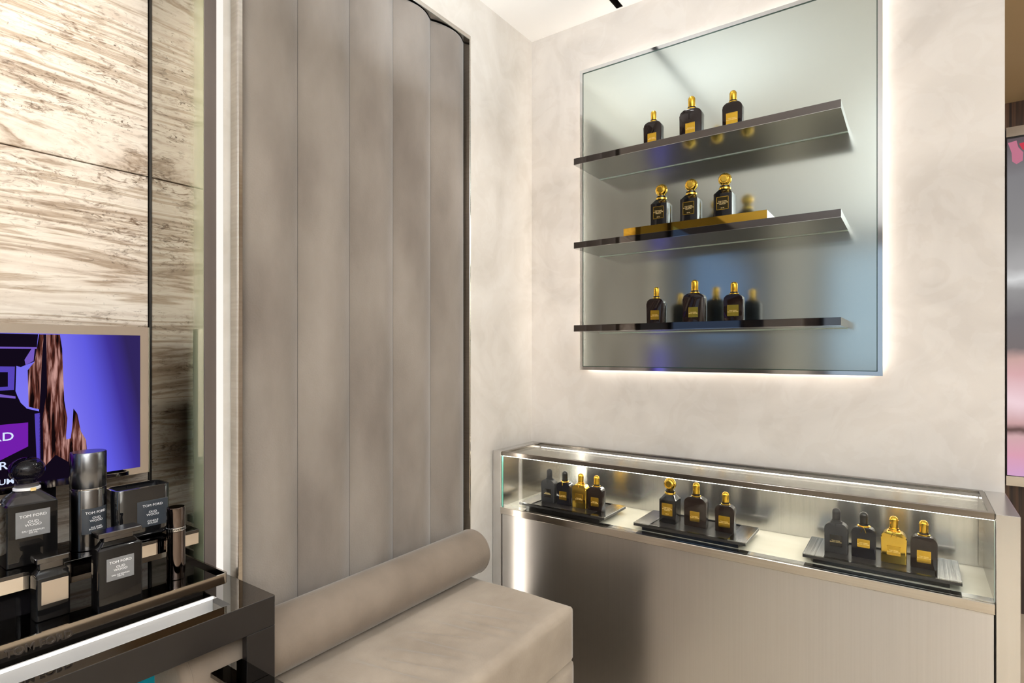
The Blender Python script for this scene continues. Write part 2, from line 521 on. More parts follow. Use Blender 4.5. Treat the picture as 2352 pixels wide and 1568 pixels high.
def build(name, mb, mat, parent=None, smooth=True, angle=32):
    bm = mb.bm
    bmesh.ops.recalc_face_normals(bm, faces=bm.faces[:])
    me = bpy.data.meshes.new(name)
    bm.to_mesh(me)
    bm.free()
    if smooth:
        me.shade_smooth()
        try:
            me.set_sharp_from_angle(angle=math.radians(angle))
        except Exception:
            pass
    me.materials.append(M[mat] if isinstance(mat, str) else mat)
    o = bpy.data.objects.new(name, me)
    COL.objects.link(o)
    if parent is not None:
        o.parent = parent
    return o

def tag(o, label=None, cat=None, group=None, kind=None):
    if label: o['label'] = label
    if cat: o['category'] = cat
    if group: o['group'] = group
    if kind: o['kind'] = kind
    return o

def thing(name, label, cat, loc=(0, 0, 0), rz=0.0, group=None):
    o = bpy.data.objects.new(name, None)
    o.empty_display_size = 0.02
    o.location = loc
    o.rotation_euler = (0, 0, rz)
    COL.objects.link(o)
    return tag(o, label, cat, group)

def struct(name, mb, mat, label=None, parent=None, **k):
    o = build(name, mb, mat, parent, **k)
    if parent is None: o['kind'] = 'structure'
    if label: o['label'] = label
    return o

def dup(root, loc, rz=None, label=None, group=None):
    r = root.copy()
    COL.objects.link(r)
    r.location = loc
    if rz is not None: r.rotation_euler = (0, 0, rz)
    if label: r['label'] = label
    if group: r['group'] = group
    for ch in list(root.children):
        c = ch.copy()
        COL.objects.link(c)
        c.parent = r
        for g in list(ch.children):
            d = g.copy()
            COL.objects.link(d)
            d.parent = c
    return r

def lettering(name, text, size, mat, parent, at, extrude=0.0002, line=1.0, wide=1.12, bold=0.0, align='CENTER'):
    """flat raised letters facing -y in the parent's frame, centred on at"""
    cu = bpy.data.curves.new('letters', 'FONT')
    cu.body = text
    cu.size = size
    cu.align_x = align
    cu.align_y = 'CENTER'
    cu.extrude = extrude
    cu.space_line = line
    cu.offset = bold
    cu.resolution_u = 3
    tmp = bpy.data.objects.new('letters', cu)
    COL.objects.link(tmp)
    dg = bpy.context.evaluated_depsgraph_get()
    me = bpy.data.meshes.new_from_object(tmp.evaluated_get(dg))
    bpy.data.objects.remove(tmp)
    bpy.data.curves.remove(cu)
    for v in me.vertices:
        x, y, z = v.co
        v.co = (at[0] + x * wide, at[1] - z, at[2] + y)
    me.materials.clear()
    me.materials.append(M[mat] if isinstance(mat, str) else mat)
    me.name = name
    o = bpy.data.objects.new(name, me)
    COL.objects.link(o)
    o.parent = parent
    return o

def arc(cx, cz, rx, rz, a0, a1, n):
    return [(cx + rx * math.cos(a0 + (a1 - a0) * k / n), cz + rz * math.sin(a0 + (a1 - a0) * k / n)) for k in range(n + 1)]

FLOOR = 0.06
CEIL = 2.2912

# ------------------------------------------------------------------ the room
mb = MB().quad((-0.5, -4.3, FLOOR), (3.4, -4.3, FLOOR), (3.4, 1.75, FLOOR), (-0.5, 1.75, FLOOR))
struct('floor', mb, 'floor', 'beige polished stone floor')

# ceiling with an open slot for the track light
sx0, sx1, sy0, sy1 = 0.3299, 0.3483, -1.25, -0.0096
mb = MB()
X0, X1, Y0, Y1 = -0.5, 3.4, -4.3, 0.14
for q in (((X0, Y0), (sx0, Y0), (sx0, Y1), (X0, Y1)), ((sx1, Y0), (X1, Y0), (X1, Y1), (sx1, Y1)),
          ((sx0, Y0), (sx1, Y0), (sx1, sy0), (sx0, sy0)), ((sx0, sy1), (sx1, sy1), (sx1, Y1), (sx0, Y1))):
    mb.quad(*[(x, y, CEIL) for x, y in q])
struct('ceiling', mb, 'ceiling', 'smooth white ceiling')
mb = MB().box(-0.5, 3.4, 0.14, 1.75, CEIL, CEIL + 0.05)
struct('ceiling_2', mb, 'ceiling_shade', 'passage ceiling behind the plaster wall, its shade painted in beige')

struct('wall_far', MB().box(-0.14, 1.2663, 0.0, 0.13, FLOOR, CEIL), 'plaster_far', 'pale beige polished plaster wall')
struct('wall_left', MB().box(-0.14, 0.0, -1.0965, 0.0, FLOOR, CEIL), 'plaster_left', 'cream polished plaster wall beside the padded panel')
struct('wall_near', MB().box(-0.5, 3.4, -4.4, -4.3, FLOOR, CEIL), 'wall_dark')
struct('wall_right', MB().box(3.4, 3.5, -4.3, 1.75, FLOOR, CEIL), 'wall_pale')

ww = MB().box(1.10, 3.4, 1.62, 1.75, FLOOR, CEIL)
struct('wall_passage', ww, 'wood_stripe', 'dark striped wood wall behind the screen')

# travertine wall at the back of the niche
st = struct('wall_stone', MB().box(-0.30, -0.262, -4.3, -1.10, FLOOR, CEIL), 'black_reveal', 'travertine slab wall of the niche')
zj = 1.572
for (a, b) in ((-1.136, -1.86),):
    for z0, z1 in ((FLOOR, 0.72), (0.722, zj - 0.0012), (zj + 0.0012, CEIL)):
        build('stone_slab', MB().box(-0.262, -0.231, b, a, z0, z1, 0.0008, 1), 'travertine', st)

struct('wall_bay', MB().box(-0.262, -0.20, -4.3, -1.863, FLOOR, CEIL), 'wall_bay', 'dark wood bay beyond the travertine')

# storefront glazing and display bays behind the camera (seen only in the mirrors)
wn = struct('window_1', MB().box(0.47, 1.15, -4.30, -4.285, 0.95, 2.12), 'daylight', 'bluish daylight window')
for x in (0.44, 1.15):
    build('window_frame', MB().box(x, x + 0.03, -4.30, -4.27, 0.92, 2.15), 'black_satin', wn)
wn = struct('window_2', MB().box(-0.20, -0.185, -4.1, -2.34, 1.30, 2.02), 'dusk', 'dim blue window in the dark bay')
for y in (-4.13, -2.34):
    build('window_frame', MB().box(-0.20, -0.175, y, y + 0.03, 1.27, 2.05), 'black_satin', wn)
struct('trim_3', MB().box(0.0, 0.31, -4.3, -4.2, FLOOR, CEIL), 'wall_pale', 'pale pier behind the camera')
struct('trim_4', MB().box(1.5, 1.9, -4.3, -4.2, FLOOR, CEIL), 'wall_pale', 'pale pier behind the camera')

# ------------------------------------------------------------------ niche edge: tinted mirror fin, dark post, lit strip
fin = struct('trim_1', MB().box(-0.231, -0.003, -1.1305, -1.112, FLOOR, CEIL), 'black_reveal', 'tinted mirror fin closing the niche side')
build('mirror_pane', MB().box(-0.2285, -0.0032, -1.1322, -1.1305, FLOOR, CEIL), 'tinted_mirror', fin)
build('seam', MB().box(-0.231, -0.2285, -1.1345, -1.1305, FLOOR, CEIL), 'black_reveal', fin)
struct('trim_2', MB().box(-0.02, 0.0005, -1.1318, -1.1092, FLOOR, CEIL, 0.0006, 1), 'dark_metal', 'dark metal post at the niche edge')
nl = thing('light_strip', 'glowing white vertical light strip between dark post and padded panel', 'light', (0, -1.103, 0))
build('diffuser', MB().box(-0.004, 0.0012, -0.0062, 0.0065, 0.7705, CEIL), 'led_niche', nl)
build('channel', MB().box(-0.02, -0.0042, -0.0062, 0.0065, 0.7705, CEIL), 'dark_metal', nl)

# ------------------------------------------------------------------ padded velvet wall panel
pan = thing('padded_wall_panel', 'tall taupe velvet wall panel of five vertical padded channels in a steel frame', 'wall panel', (0, 0, 0))
edges = [-1.0722, -0.936, -0.7972, -0.6592, -0.5208, -0.3793]
PZ0, PZ1 = 0.30, 2.118
for i in range(5):
    a, b = edges[i], edges[i + 1]
    mb = MB()
    bm = mb.bm
    n, mrows = 20, [0, 0.006, 0.015, 0.03, 0.06]
    zs = [PZ0] + [PZ0 + k * (PZ1 - PZ0 - 0.06) / 6 for k in range(1, 7)] + [PZ1 - d for d in (0.045, 0.012, 0.009, 0.006, 0.003, 0.0)]
    zs = sorted(set(round(z, 5) for z in zs))
    grid = []
    for z in zs:
        row = []
        fz = min(1.0, max(0.0, (PZ1 - z) / 0.012))
        fz = 1 - (1 - fz) ** 3
        for k in range(n + 1):
            t = k / n
            bulge = 0.027 * (1 - abs(2 * t - 1) ** 2.0) * (0.7 + 0.3 * fz)
            row.append(bm.verts.new((0.006 + bulge, a + 0.0004 + (b - a - 0.0008) * t, z)))
        grid.append(row)
    for r0, r1 in zip(grid, grid[1:]):
        for k in range(n):
            bm.faces.new((r0[k], r0[k + 1], r1[k + 1], r1[k]))
    build('padded_channel', mb, 'velvet', pan)
build('backing', MB().box(0.002, 0.0058, -1.0722, -0.3793, PZ0, PZ1 + 0.002), 'black_satin', pan)
build('frame', MB().box(0.002, 0.030, -1.0827, -1.0728, PZ0, 2.134, 0.001, 1), 'steel_trim', pan)
build('frame', MB().box(0.002, 0.030, -0.3787, -0.3735, PZ0, 2.134, 0.001, 1), 'steel_trim', pan)
build('frame', MB().box(0.002, 0.030, -1.0727, -0.3788, 2.121, 2.134, 0.001, 1), 'steel_trim', pan)
bl = thing('panel_backlight', 'warm light strip hidden behind the padded panel edge', 'light', (0, 0, 0))
build('diffuser', MB().box(0.0005, 0.006, -0.3733, -0.3705, PZ0, 2.134), 'led_warm', bl)
build('diffuser', MB().box(0.0005, 0.006, -1.06, -0.3733, 2.1342, 2.137), 'led_warm', bl)

# ------------------------------------------------------------------ bench and bolster
SZ = 0.585
bench = thing('bench', 'low taupe suede bench with thick wrinkled seat cushion along the padded wall', 'bench', (0, 0, FLOOR))
def cushion(x0, x1, y0, y1, z0, z1, r, nx=70, ny=110, wrinkle=None):
    """rounded box skin with a dense top; wrinkle(x, y) moves the top"""
    mb = MB()
    bm = mb.bm
    def prof():
        P = []
        P.append((x0, z0, 0)); P.append((x0, z1 - r, 0))
        for k in range(1, 6):
            a = PI - k * PI / 10
            P.append((x0 + r + r * math.cos(a), z1 - r + r * math.sin(a), k / 5))
        for k in range(1, nx):
            P.append((x0 + r + (x1 - x0 - 2 * r) * k / nx, z1, 1))
        for k in range(5, -1, -1):
            a = k * PI / 10
            P.append((x1 - r + r * math.cos(a), z1 - r + r * math.sin(a), k / 5))
        for k in range(1, 5):
            P.append((x1, z1 - r - (z1 - r - z0) * k / 4, 0))
        return P
    P = prof()
    ys = [(y1, r), (y1, r * 0.6), (y1 , 0.0)]
    rows = []
    ends = [(0.0, r), (0.1 * r, 0.6 * r), (0.35 * r, 0.25 * r), (r, 0.0)]
    stations = [(y0 + d, s) for d, s in ends] + [(y0 + r + (y1 - y0 - 2 * r) * k / ny, 0.0) for k in range(1, ny)] + [(y1 - d, s) for d, s in reversed(ends)]
    for y, s in stations:
        row = []
        for (x, z, t) in P:
            zz = z
            xx = min(x1 - s * 0.6, max(x0 + s * 0.6, x))
            if z > z0: zz = min(z, z1 - s)
            if wrinkle and t > 0 and s == 0:
                zz += wrinkle(x, y) * t
            row.append(bm.verts.new((xx, y, zz)))
        rows.append(row)
    for a, b in zip(rows, rows[1:]):
        for k in range(len(P) - 1):
            bm.faces.new((a[k], a[k + 1], b[k + 1], b[k]))
        bm.faces.new((a[-1], a[0], b[0], b[-1]))
    bm.faces.new(rows[0])
    bm.faces.new(rows[-1])
    return mb
folds = []
for k in range(11):
    yc = -0.60 - 0.042 * k + random.uniform(-0.008, 0.008)
    folds.append((yc, random.uniform(0.26, 0.33), random.uniform(0.05, 0.09), random.uniform(0.15, 0.5), random.uniform(0.009, 0.014), random.uniform(0.003, 0.0065)))
def wrinkle(x, y):
    z = 0.0
    for yc, xc, sx, sl, sw, am in folds:
        d = y - (yc + sl * (x - xc) + 0.8 * (x - xc) ** 2)
        z += am * (math.exp(-(d / sw) ** 2) - 0.7 * math.exp(-((d - 1.7 * sw) / sw) ** 2)) * math.exp(-((x - xc) / sx) ** 2)
    z *= max(0.0, min(1.0, (x - 0.165) / 0.04))
    z += 0.004 * math.sin(PI * max(0, min(1, (x - 0.15) / 0.27)))
    return z
o = build('seat_cushion', cushion(0.026, 0.428, -1.092, -0.457, 0.458, SZ, 0.022, wrinkle=wrinkle), 'suede', bench, angle=60)
o.location.z = -FLOOR
o = build('base', cushion(0.026, 0.430, -1.092, -0.452, FLOOR + 0.03, 0.4575, 0.03, 12, 12), 'suede', bench, angle=60)
o.location.z = -FLOOR
o = build('plinth', MB().box(0.05, 0.40, -1.07, -0.48, FLOOR, FLOOR + 0.032), 'black_satin', bench)
o.location.z = -FLOOR

R = 0.060
bol = thing('bolster_cushion', 'long cylindrical taupe suede bolster lying along the back of the bench', 'cushion', (0.098, -0.437, SZ))
mb = MB()
prof = []
for k in range(7):
    a = k * PI / 12
    prof.append((R - 0.014 + 0.014 * math.sin(a), -(0.014 - 0.014 * math.cos(a)) if False else 0.014 * (1 - math.cos(a))))
L_b = 0.802
P1 = [(0, 0.0)] + prof + [(R, L_b * 0.3), (R, L_b * 0.6)] + [(r, L_b - z) for r, z in reversed(prof)] + [(0, L_b)]
mb.lathe(P1, 48)
bmesh.ops.rotate(mb.bm, verts=mb.bm.verts[:], cent=(0, 0, 0), matrix=Matrix.Rotation(PI / 2, 3, 'X'))
bmesh.ops.translate(mb.bm, verts=mb.bm.verts[:], vec=(0, 0, R))
build('cover', mb, 'suede_dark', bol, angle=50)
for yy in (-0.0145, -(L_b - 0.0145)):
    ring = [(R * 0.992 * math.cos(2 * PI * k / 40), yy, R + R * 0.992 * math.sin(2 * PI * k / 40)) for k in range(41)]
    build('piping', MB().tube(ring, 0.0012, 6), 'suede_dark', bol)

# ------------------------------------------------------------------ frosted mirror wall display
mir = thing('backlit_mirror_panel', 'large square frosted mirror panel with chrome frame glowing on the plaster wall', 'mirror', (0, 0, 0))
mx0, mx1, mz0, mz1 = 0.2075, 1.0385, 1.1405, 2.118
yF = -0.030
build('frosted_pane', MB().box(mx0 + 0.010, mx1 - 0.010, yF + 0.0015, yF + 0.012, mz0 + 0.010, mz1 - 0.010), 'frost_mirror', mir)
fw_ = 0.0105
def fbar(pts):
    mb = MB()
    mb.prism(pts, 'y', yF, yF + 0.016)
    return mb
for nm, pts in (('l', [(mx0, mz0), (mx0 + fw_, mz0 + fw_), (mx0 + fw_, mz1 - fw_), (mx0, mz1)]),
                ('r', [(mx1, mz0), (mx1, mz1), (mx1 - fw_, mz1 - fw_), (mx1 - fw_, mz0 + fw_)]),
                ('b', [(mx0, mz0), (mx1, mz0), (mx1 - fw_, mz0 + fw_), (mx0 + fw_, mz0 + fw_)]),
                ('t', [(mx0, mz1), (mx0 + fw_, mz1 - fw_), (mx1 - fw_, mz1 - fw_), (mx1, mz1)])):
    build('frame_bar', fbar(pts), 'chrome', mir, smooth=False)
mb = MB()
g = 0.0022
a0, a1, b0, b1 = mx0 + fw_ - 0.0002, mx1 - fw_ + 0.0002, mz0 + fw_ - 0.0002, mz1 - fw_ + 0.0002
for q in ((a0, a0 + g, b0, b1), (a1 - g, a1, b0, b1), (a0, a1, b0, b0 + g), (a0, a1, b1 - g * 1.4, b1)):
    mb.box(q[0], q[1], yF + 0.0008, yF + 0.0018, q[2], q[3])
build('glass_edge', mb, 'glass_edge_dark', mir)
build('standoff', MB().box(mx0 + 0.05, mx1 - 0.05, yF + 0.012, 0.0, mz0 + 0.05, mz1 - 0.05), 'black_satin', mir)
lb = thing('mirror_backlight', 'warm light strip glowing around the mirror panel edge', 'light', (0, 0, 0))
i0 = 0.013
for q in ((mx0 + i0, mx0 + i0 + 0.006, mz0 + i0, mz1 - i0), (mx1 - i0 - 0.006, mx1 - i0, mz0 + i0, mz1 - i0),
          (mx0 + i0, mx1 - i0, mz0 + i0, mz0 + i0 + 0.006), (mx0 + i0, mx1 - i0, mz1 - i0 - 0.006, mz1 - i0)):
    build('diffuser', MB().box(q[0], q[1], -0.0125, -0.0045, q[2], q[3]), 'led_warm', lb)

shelf_z = (1.7686, 1.5215, 1.2775)
shelf_h = (0.0190, 0.0185, 0.0190)
shelf_lab = ('topmost slim mirrored shelf on the frosted panel, under the upper three bottles',
             'middle slim mirrored shelf on the frosted panel, carrying the gold bar',
             'lowest slim mirrored shelf on the frosted panel, near the bottom edge')
SX0, SX1, SYF, SYB = 0.2815, 0.9662, -0.2030, -0.0290
for z, hh, lab in zip(shelf_z, shelf_h, shelf_lab):
    s = thing('wall_shelf', lab, 'shelf', (SX0, SYF, z - hh), 0, 'mirrored shelves on the frosted panel')
    W, Dp = SX1 - SX0, SYB - SYF
    build('front_edge', MB().box(0, W, 0, 0.0022, 0.0006, hh, 0.0004, 1), 'nickel_front', s)
    build('top_plate', MB().box(0, W, 0.0022, Dp, hh - 0.003, hh), 'shelf_under', s)
    build('underside', MB().box(0, W, 0.0002, Dp - 0.003, 0.0, 0.003), 'shelf_under', s)
    build('end_plate', MB().box(W - 0.0022, W, 0.0024, Dp, 0.003, hh - 0.003), 'chrome', s)
    build('end_plate', MB().box(0, 0.0022, 0.0024, Dp, 0.003, hh - 0.003), 'chrome', s)
    build('backlight_glint', MB().box(0, W, Dp - 0.0036, Dp, -0.0016, 0.003), 'glass_edge', s)  # pale strip stands for the backlight reflected along the shelf's rear edge

# ------------------------------------------------------------------ bottles
def flacon_outline(wd, hb, zsh, rn, zt):
    """arched bottle outline: straight sides, elliptical shoulders, short neck"""
    r = 0.003
    pts = arc(-wd / 2 + r, r, r, r, PI, 1.5 * PI, 3) + arc(wd / 2 - r, r, r, r, 1.5 * PI, 2 * PI, 3)
    aw = wd / 2
    a1 = math.acos(min(1, rn / aw))
    right = [(aw * math.cos(a1 * k / 9), zsh + (zt - zsh) / math.sin(a1) * math.sin(a1 * k / 9)) for k in range(10)]
    pts += right
    pts += [(-x, z) for x, z in reversed(right)]
    return pts

def flacon(label, glass, cap, lab, Ht=0.1035, wd=0.048, dp=0.024, capw=0.0165, labw=0.0255, labz=0.026, labh=0.0265, text='gold', group=None, cord=None, cordstyle='bow'):
    t = thing('perfume_bottle', label, 'bottle', (0, 0, 0), 0, group)
    zt = 0.685 * Ht
    zsh = 0.545 * Ht
    rn = capw * 0.62
    build('body', MB().prism(flacon_outline(wd, Ht, zsh, rn, zt), 'y', -dp / 2, dp / 2, 0.0022, 2), glass, t)
    zc = 0.735 * Ht
    build('neck', MB().lathe([(rn * 0.92, zt - 0.001), (rn * 0.92, zc + 0.001)], 24), glass, t)
    build('collar', MB().lathe([(rn * 1.02, zt), (rn * 1.1, zt + 0.0006), (rn * 1.1, zt + 0.0024), (rn * 1.0, zt + 0.003)], 24), cap if cap != 'black_cap' else 'gold', t)
    rc = capw / 2
    P = [(rc * 0.96, zc), (rc, zc + 0.0006), (rc, Ht - rc * 0.95)]
    P += [(rc * math.cos(k * PI / 16), Ht - rc * 0.95 + rc * 0.95 * math.sin(k * PI / 16)) for k in range(1, 8)] + [(0, Ht)]
    cp = build('cap', MB().lathe(P, 28), cap, t)
    build('cap_rim', MB().lathe([(rc * 0.97, Ht - rc * 0.95 - 0.0005), (rc * 1.04, Ht - rc * 0.95), (rc * 0.97, Ht - rc * 0.95 + 0.0005)], 28), cap, cp)
    yf = -dp / 2
    lb_ = build('label', MB().box(-labw / 2, labw / 2, yf - 0.0007, yf + 0.0002, labz - labh / 2, labz + labh / 2, 0.0002, 1), lab, t)
    mb = MB()
    e = 0.0009
    for q in ((-labw / 2, labw / 2, labz + labh / 2 - e, labz + labh / 2), (-labw / 2, labw / 2, labz - labh / 2, labz - labh / 2 + e),
              (-labw / 2, -labw / 2 + e, labz - labh / 2, labz + labh / 2), (labw / 2 - e, labw / 2, labz - labh / 2, labz + labh / 2)):
        mb.box(q[0], q[1], yf - 0.0012, yf - 0.0006, q[2], q[3])
    if lab != 'dark_label':
        build('label_border', mb, 'gold', lb_)
    else:
        mb.bm.free()
    lettering('lettering', 'TOM FORD\nBLACK ORCHID', labw * 0.118, 'gold_print' if lab != 'gold_satin' else 'gold_print', lb_, (0, yf - 0.0009, labz - labh * 0.06), 0.00025, 1.0, 1.12)
    if cord:
        zc2 = zt + 0.0012
        ring = [((rn * 1.22) * math.cos(2 * PI * k / 20), (rn * 1.22) * math.sin(2 * PI * k / 20), zc2 - 0.0005) for k in range(21)]
        mb = MB().tube(ring, 0.0007, 6)
        if cordstyle == 'bow':
            for s in (-1, 1):
                mb.tube([(0, -rn * 1.25, zc2 - 0.0012), (s * 0.0022, -dp / 2 - 0.0006, zc2 - 0.0055), (s * 0.0036, -dp / 2 - 0.0012, zc2 - 0.009), (s * 0.0052, -dp / 2 - 0.0010, zc2 - 0.0135)], 0.00055, 6)
                mb.tube([(0, -rn * 1.25, zc2 - 0.0012), (s * 0.003, -dp / 2 + 0.002, zc2 - 0.001), (s * 0.0062, -dp / 2 + 0.004, zc2 + 0.0005)], 0.00055, 6)
        else:
            mb.tube([(-0.001, -rn * 1.25, zc2 - 0.001), (-0.0015, -dp / 2 - 0.0008, zc2 - 0.006), (-0.0018, -dp / 2 - 0.0009, zc2 - 0.011)], 0.0007, 6)
        mb.lathe([(0, -0.0011), (0.0011, 0), (0, 0.0011)], 8, (0, -rn * 1.3 - 0.0008, zc2 - 0.0012))
        build('neck_cord', mb, cord, t)
    return t

def decanter(label, glass, lab, border=True, group=None):
    t = thing('perfume_decanter', label, 'decanter', (0, 0, 0), 0, group)
    wd, Ht = 0.046, 0.1214
    h2 = wd / 2
    def sq(hw, z, r):
        P = []
        for cx, cy, a0 in ((hw - r, -hw + r, 1.5 * PI), (hw - r, hw - r, 0), (-hw + r, hw - r, 0.5 * PI), (-hw + r, -hw + r, PI)):
            for k in range(4):
                a = a0 + k * PI / 6
                P.append((cx + r * math.cos(a), cy + r * math.sin(a), z))
        return P
    S = [sq(h2 - 0.0015, 0, 0.0015), sq(h2, 0.0015, 0.002), sq(h2, 0.064, 0.002), sq(h2 - 0.0012, 0.0652, 0.002), sq(0.0135, 0.0765, 0.004), sq(0.012, 0.079, 0.0115)]
    build('body', MB().loft(S), glass, t, angle=25)
    build('collar', MB().lathe([(0.0125, 0.0770), (0.0148, 0.0776), (0.0150, 0.0815), (0.0146, 0.0822), (0.0125, 0.0826)], 30), 'gold', t)
    build('neck_ring', MB().lathe([(0.0120, 0.0824), (0.0132, 0.0838), (0.0132, 0.0868), (0.0110, 0.0884)], 30), glass, t)
    rb = 0.0168
    zc = Ht - rb
    prof = [(0.0085, 0.0882), (0.0090, 0.0895)] + [(rb * math.cos(a), zc + rb * math.sin(a)) for a in [math.radians(d) for d in range(-56, 90, 8)]] + [(0, Ht)]
    mb = MB().lathe(prof, 36)
    # flattened front and back facets on the ball
    for v in mb.bm.verts:
        lim = rb * 0.80
        if v.co.z > 0.0900:
            v.co.y = max(-lim, min(lim, v.co.y))
    st_ = build('stopper', mb, 'gold', t, angle=40)
    ring = [(rb * 0.60 * math.cos(2 * PI * k / 24), -rb * 0.80 - 0.0002, zc + rb * 0.60 * math.sin(2 * PI * k / 24)) for k in range(25)]
    build('stopper_ring', MB().tube(ring, 0.0011, 6), 'gold', st_)
    lw, lh, lz = 0.0300, 0.0335, 0.0385
    yf = -h2
    lb_ = build('label', MB().box(-lw / 2, lw / 2, yf - 0.0007, yf + 0.0002, lz - lh / 2, lz + lh / 2, 0.0002, 1), lab, t)
    mb = MB()
    e = 0.0012
    for q in ((-lw / 2, lw / 2, lz + lh / 2 - e, lz + lh / 2), (-lw / 2, lw / 2, lz - lh / 2, lz - lh / 2 + e),
              (-lw / 2, -lw / 2 + e, lz - lh / 2, lz + lh / 2), (lw / 2 - e, lw / 2, lz - lh / 2, lz + lh / 2)):
        mb.box(q[0], q[1], yf - 0.0012, yf - 0.0006, q[2], q[3])
    build('label_border', mb, 'gold_satin', lb_)
    lettering('lettering', 'TOM FORD\nBLACK ORCHID\nPARFUM', lw * 0.125, 'gold_print', lb_, (0, yf - 0.0009, lz + 0.001), 0.00025, 0.95, 1.12)
    lettering('lettering', '250 ML', lw * 0.09, 'gold_print', lb_, (0, yf - 0.0009, lz - lh * 0.37), 0.00025, 1.0, 1.1)
    return t

# three rows on the wall shelves
YS = -0.150
small = flacon('small dark brown flacon with gold cap, first bottle from the left on the topmost shelf', 'brown_black_glass', 'gold_satin', 'gold_satin', 0.1050, 0.0507, 0.024, 0.0150, 0.0250, 0.0250, 0.0265, group='flacons on the wall shelves')
small.location = (0.5063, YS, shelf_z[0])
tall = flacon('tallest dark brown flacon with gold cap, between two smaller ones on the topmost shelf', 'brown_black_glass', 'gold_satin', 'gold_satin', 0.1176, 0.0590, 0.026, 0.0185, 0.0255, 0.0285, 0.0270, group='flacons on the wall shelves')
tall.location = (0.6130, YS, shelf_z[0])
mid = flacon('dark brown flacon with gold cap, nearest the long bare end of the topmost shelf', 'brown_black_glass', 'gold_satin', 'gold_satin', 0.1046, 0.0485, 0.024, 0.0175, 0.0285, 0.0290, 0.0290, group='flacons on the wall shelves')
mid.location = (0.7198, YS, shelf_z[0])
YS3 = -0.130
dup(small, (0.5068, YS3, shelf_z[2]), 0, 'small dark brown flacon with gold cap, first bottle from the left on the lowest shelf')
dup(tall, (0.6148, YS3, shelf_z[2]), 0, 'tallest dark brown flacon with gold cap, in the middle of the lowest shelf')
dup(mid, (0.7175, YS3, shelf_z[2]), 0, 'dark brown flacon with gold cap, nearest the long bare end of the lowest shelf')

gb = thing('gold_riser', 'long mirror gold bar on the middle shelf under three ball stoppered decanters', 'riser', (0.4390, -0.2015, shelf_z[1]))
build('front', MB().box(0, 0.3722, 0, 0.002, 0, 0.0210, 0.0003, 1), 'gold_bar', gb)
build('block', MB().box(0, 0.3722, 0.002, 0.10, 0, 0.0210, 0.0003, 1), 'chrome', gb)
d0 = decanter('black ball stoppered decanter, first from the left on the gold bar', 'black_bottle', 'olive_label', group='decanters on the gold bar')
zd = shelf_z[1] + 0.0210
for i, (x, lab) in enumerate(((0.5290, None), (0.6118, 'black ball stoppered decanter, middle one of the three on the gold bar'), (0.6995, 'black ball stoppered decanter, nearest the right end of the gold bar'))):
    o = d0 if i == 0 else dup(d0, (0, 0, 0), 0, lab)
    o.location = (x, -0.150, zd)

# ------------------------------------------------------------------ counter with glass display case
CZ = 0.8842
ctr = thing('display_counter', 'brushed steel counter with long glass showcase on top against the plaster wall', 'counter', (0, 0, FLOOR))
def cpart(name, mb, mat, **k):
    o = build(name, mb, mat, ctr, **k)
    o.location.z = -FLOOR
    return o
YFc = -0.2267
cpart('front_panel', MB().box(0.0365, 1.2280, YFc, YFc + 0.012, FLOOR, 0.688, 0.0006, 1), 'steel_front')
cpart('end_panel', MB().box(0.0022, 0.0352, -0.2305, -0.0005, FLOOR, CZ, 0.0008, 1), 'steel_end')
cpart('end_panel', MB().box(1.2302, 1.2665, -0.2316, -0.0005, FLOOR, CZ, 0.0008, 1), 'steel_end')
cpart('core', MB().box(0.0360, 1.2300, YFc + 0.013, -0.0008, FLOOR, 0.686), 'black_reveal')
cpart('ledge', MB().box(0.0335, 1.2290, -0.2330, -0.20, 0.6875, 0.7088, 0.0012, 1), 'steel_trim')
cpart('case_floor', MB().box(0.0355, 1.2300, -0.2000, -0.0008, 0.690, 0.709), 'case_floor')
cpart('floor_edge', MB().box(0.0360, 1.2285, -0.2225, -0.2000, 0.7086, 0.7094), 'chrome')
cpart('liner_panel', MB().box(0.0355, 0.0368, YFc + 0.008, -0.0008, 0.7095, CZ - 0.002), 'steel')
cpart('liner_panel', MB().box(1.2288, 1.2300, YFc + 0.008, -0.0008, 0.7095, CZ - 0.002), 'steel')
# reeded back panel: vertical ribs
mb = MB()
bm = mb.bm
nr = 250
x0r, x1r = 0.115, 1.2205
prevs = None
for i in range(nr * 2 + 1):
    x = x0r + (x1r - x0r) * i / (nr * 2)
    yy = -0.0040 - (0.00055 if i % 2 else 0.0)
    cur = (bm.verts.new((x, yy, 0.7096)), bm.verts.new((x, yy, CZ - 0.006)))
    if prevs:
        bm.faces.new((prevs[0], cur[0], cur[1], prevs[1]))
    prevs = cur
o = cpart('reeded_back', mb, 'reeded', angle=60)
o['kind'] = 'stuff'
cpart('back_panel', MB().box(0.0368, 1.2288, -0.0030, -0.0008, 0.7095, CZ - 0.004), 'steel')
# top frame
fz0 = CZ - 0.0135
cpart('frame_bar', MB().box(0.0360, 1.2288, YFc, YFc + 0.0125, fz0, CZ, 0.0006, 1), 'frame_dark')
cpart('frame_bar', MB().box(0.0360, 1.2288, -0.0165, -0.0005, fz0, CZ, 0.0006, 1), 'frame_dark')
cpart('frame_bar', MB().box(0.0360, 0.0480, YFc + 0.0126, -0.0166, fz0, CZ, 0.0006, 1), 'frame_dark')
cpart('frame_bar', MB().box(1.2200, 1.2288, YFc + 0.0126, -0.0166, fz0, CZ, 0.0006, 1), 'frame_dark')
cpart('glass_top', MB().box(0.0478, 1.2202, YFc + 0.0124, -0.0163, CZ - 0.007, CZ - 0.003), 'glass', smooth=False)
cpart('glass_front', MB().box(0.0362, 1.2286, YFc + 0.0005, YFc + 0.0055, 0.7095, fz0), 'glass', smooth=False)
cpart('glass_edge', MB().box(0.0358, 0.0367, YFc + 0.0003, YFc + 0.0062, 0.7095, fz0), 'teal_edge')
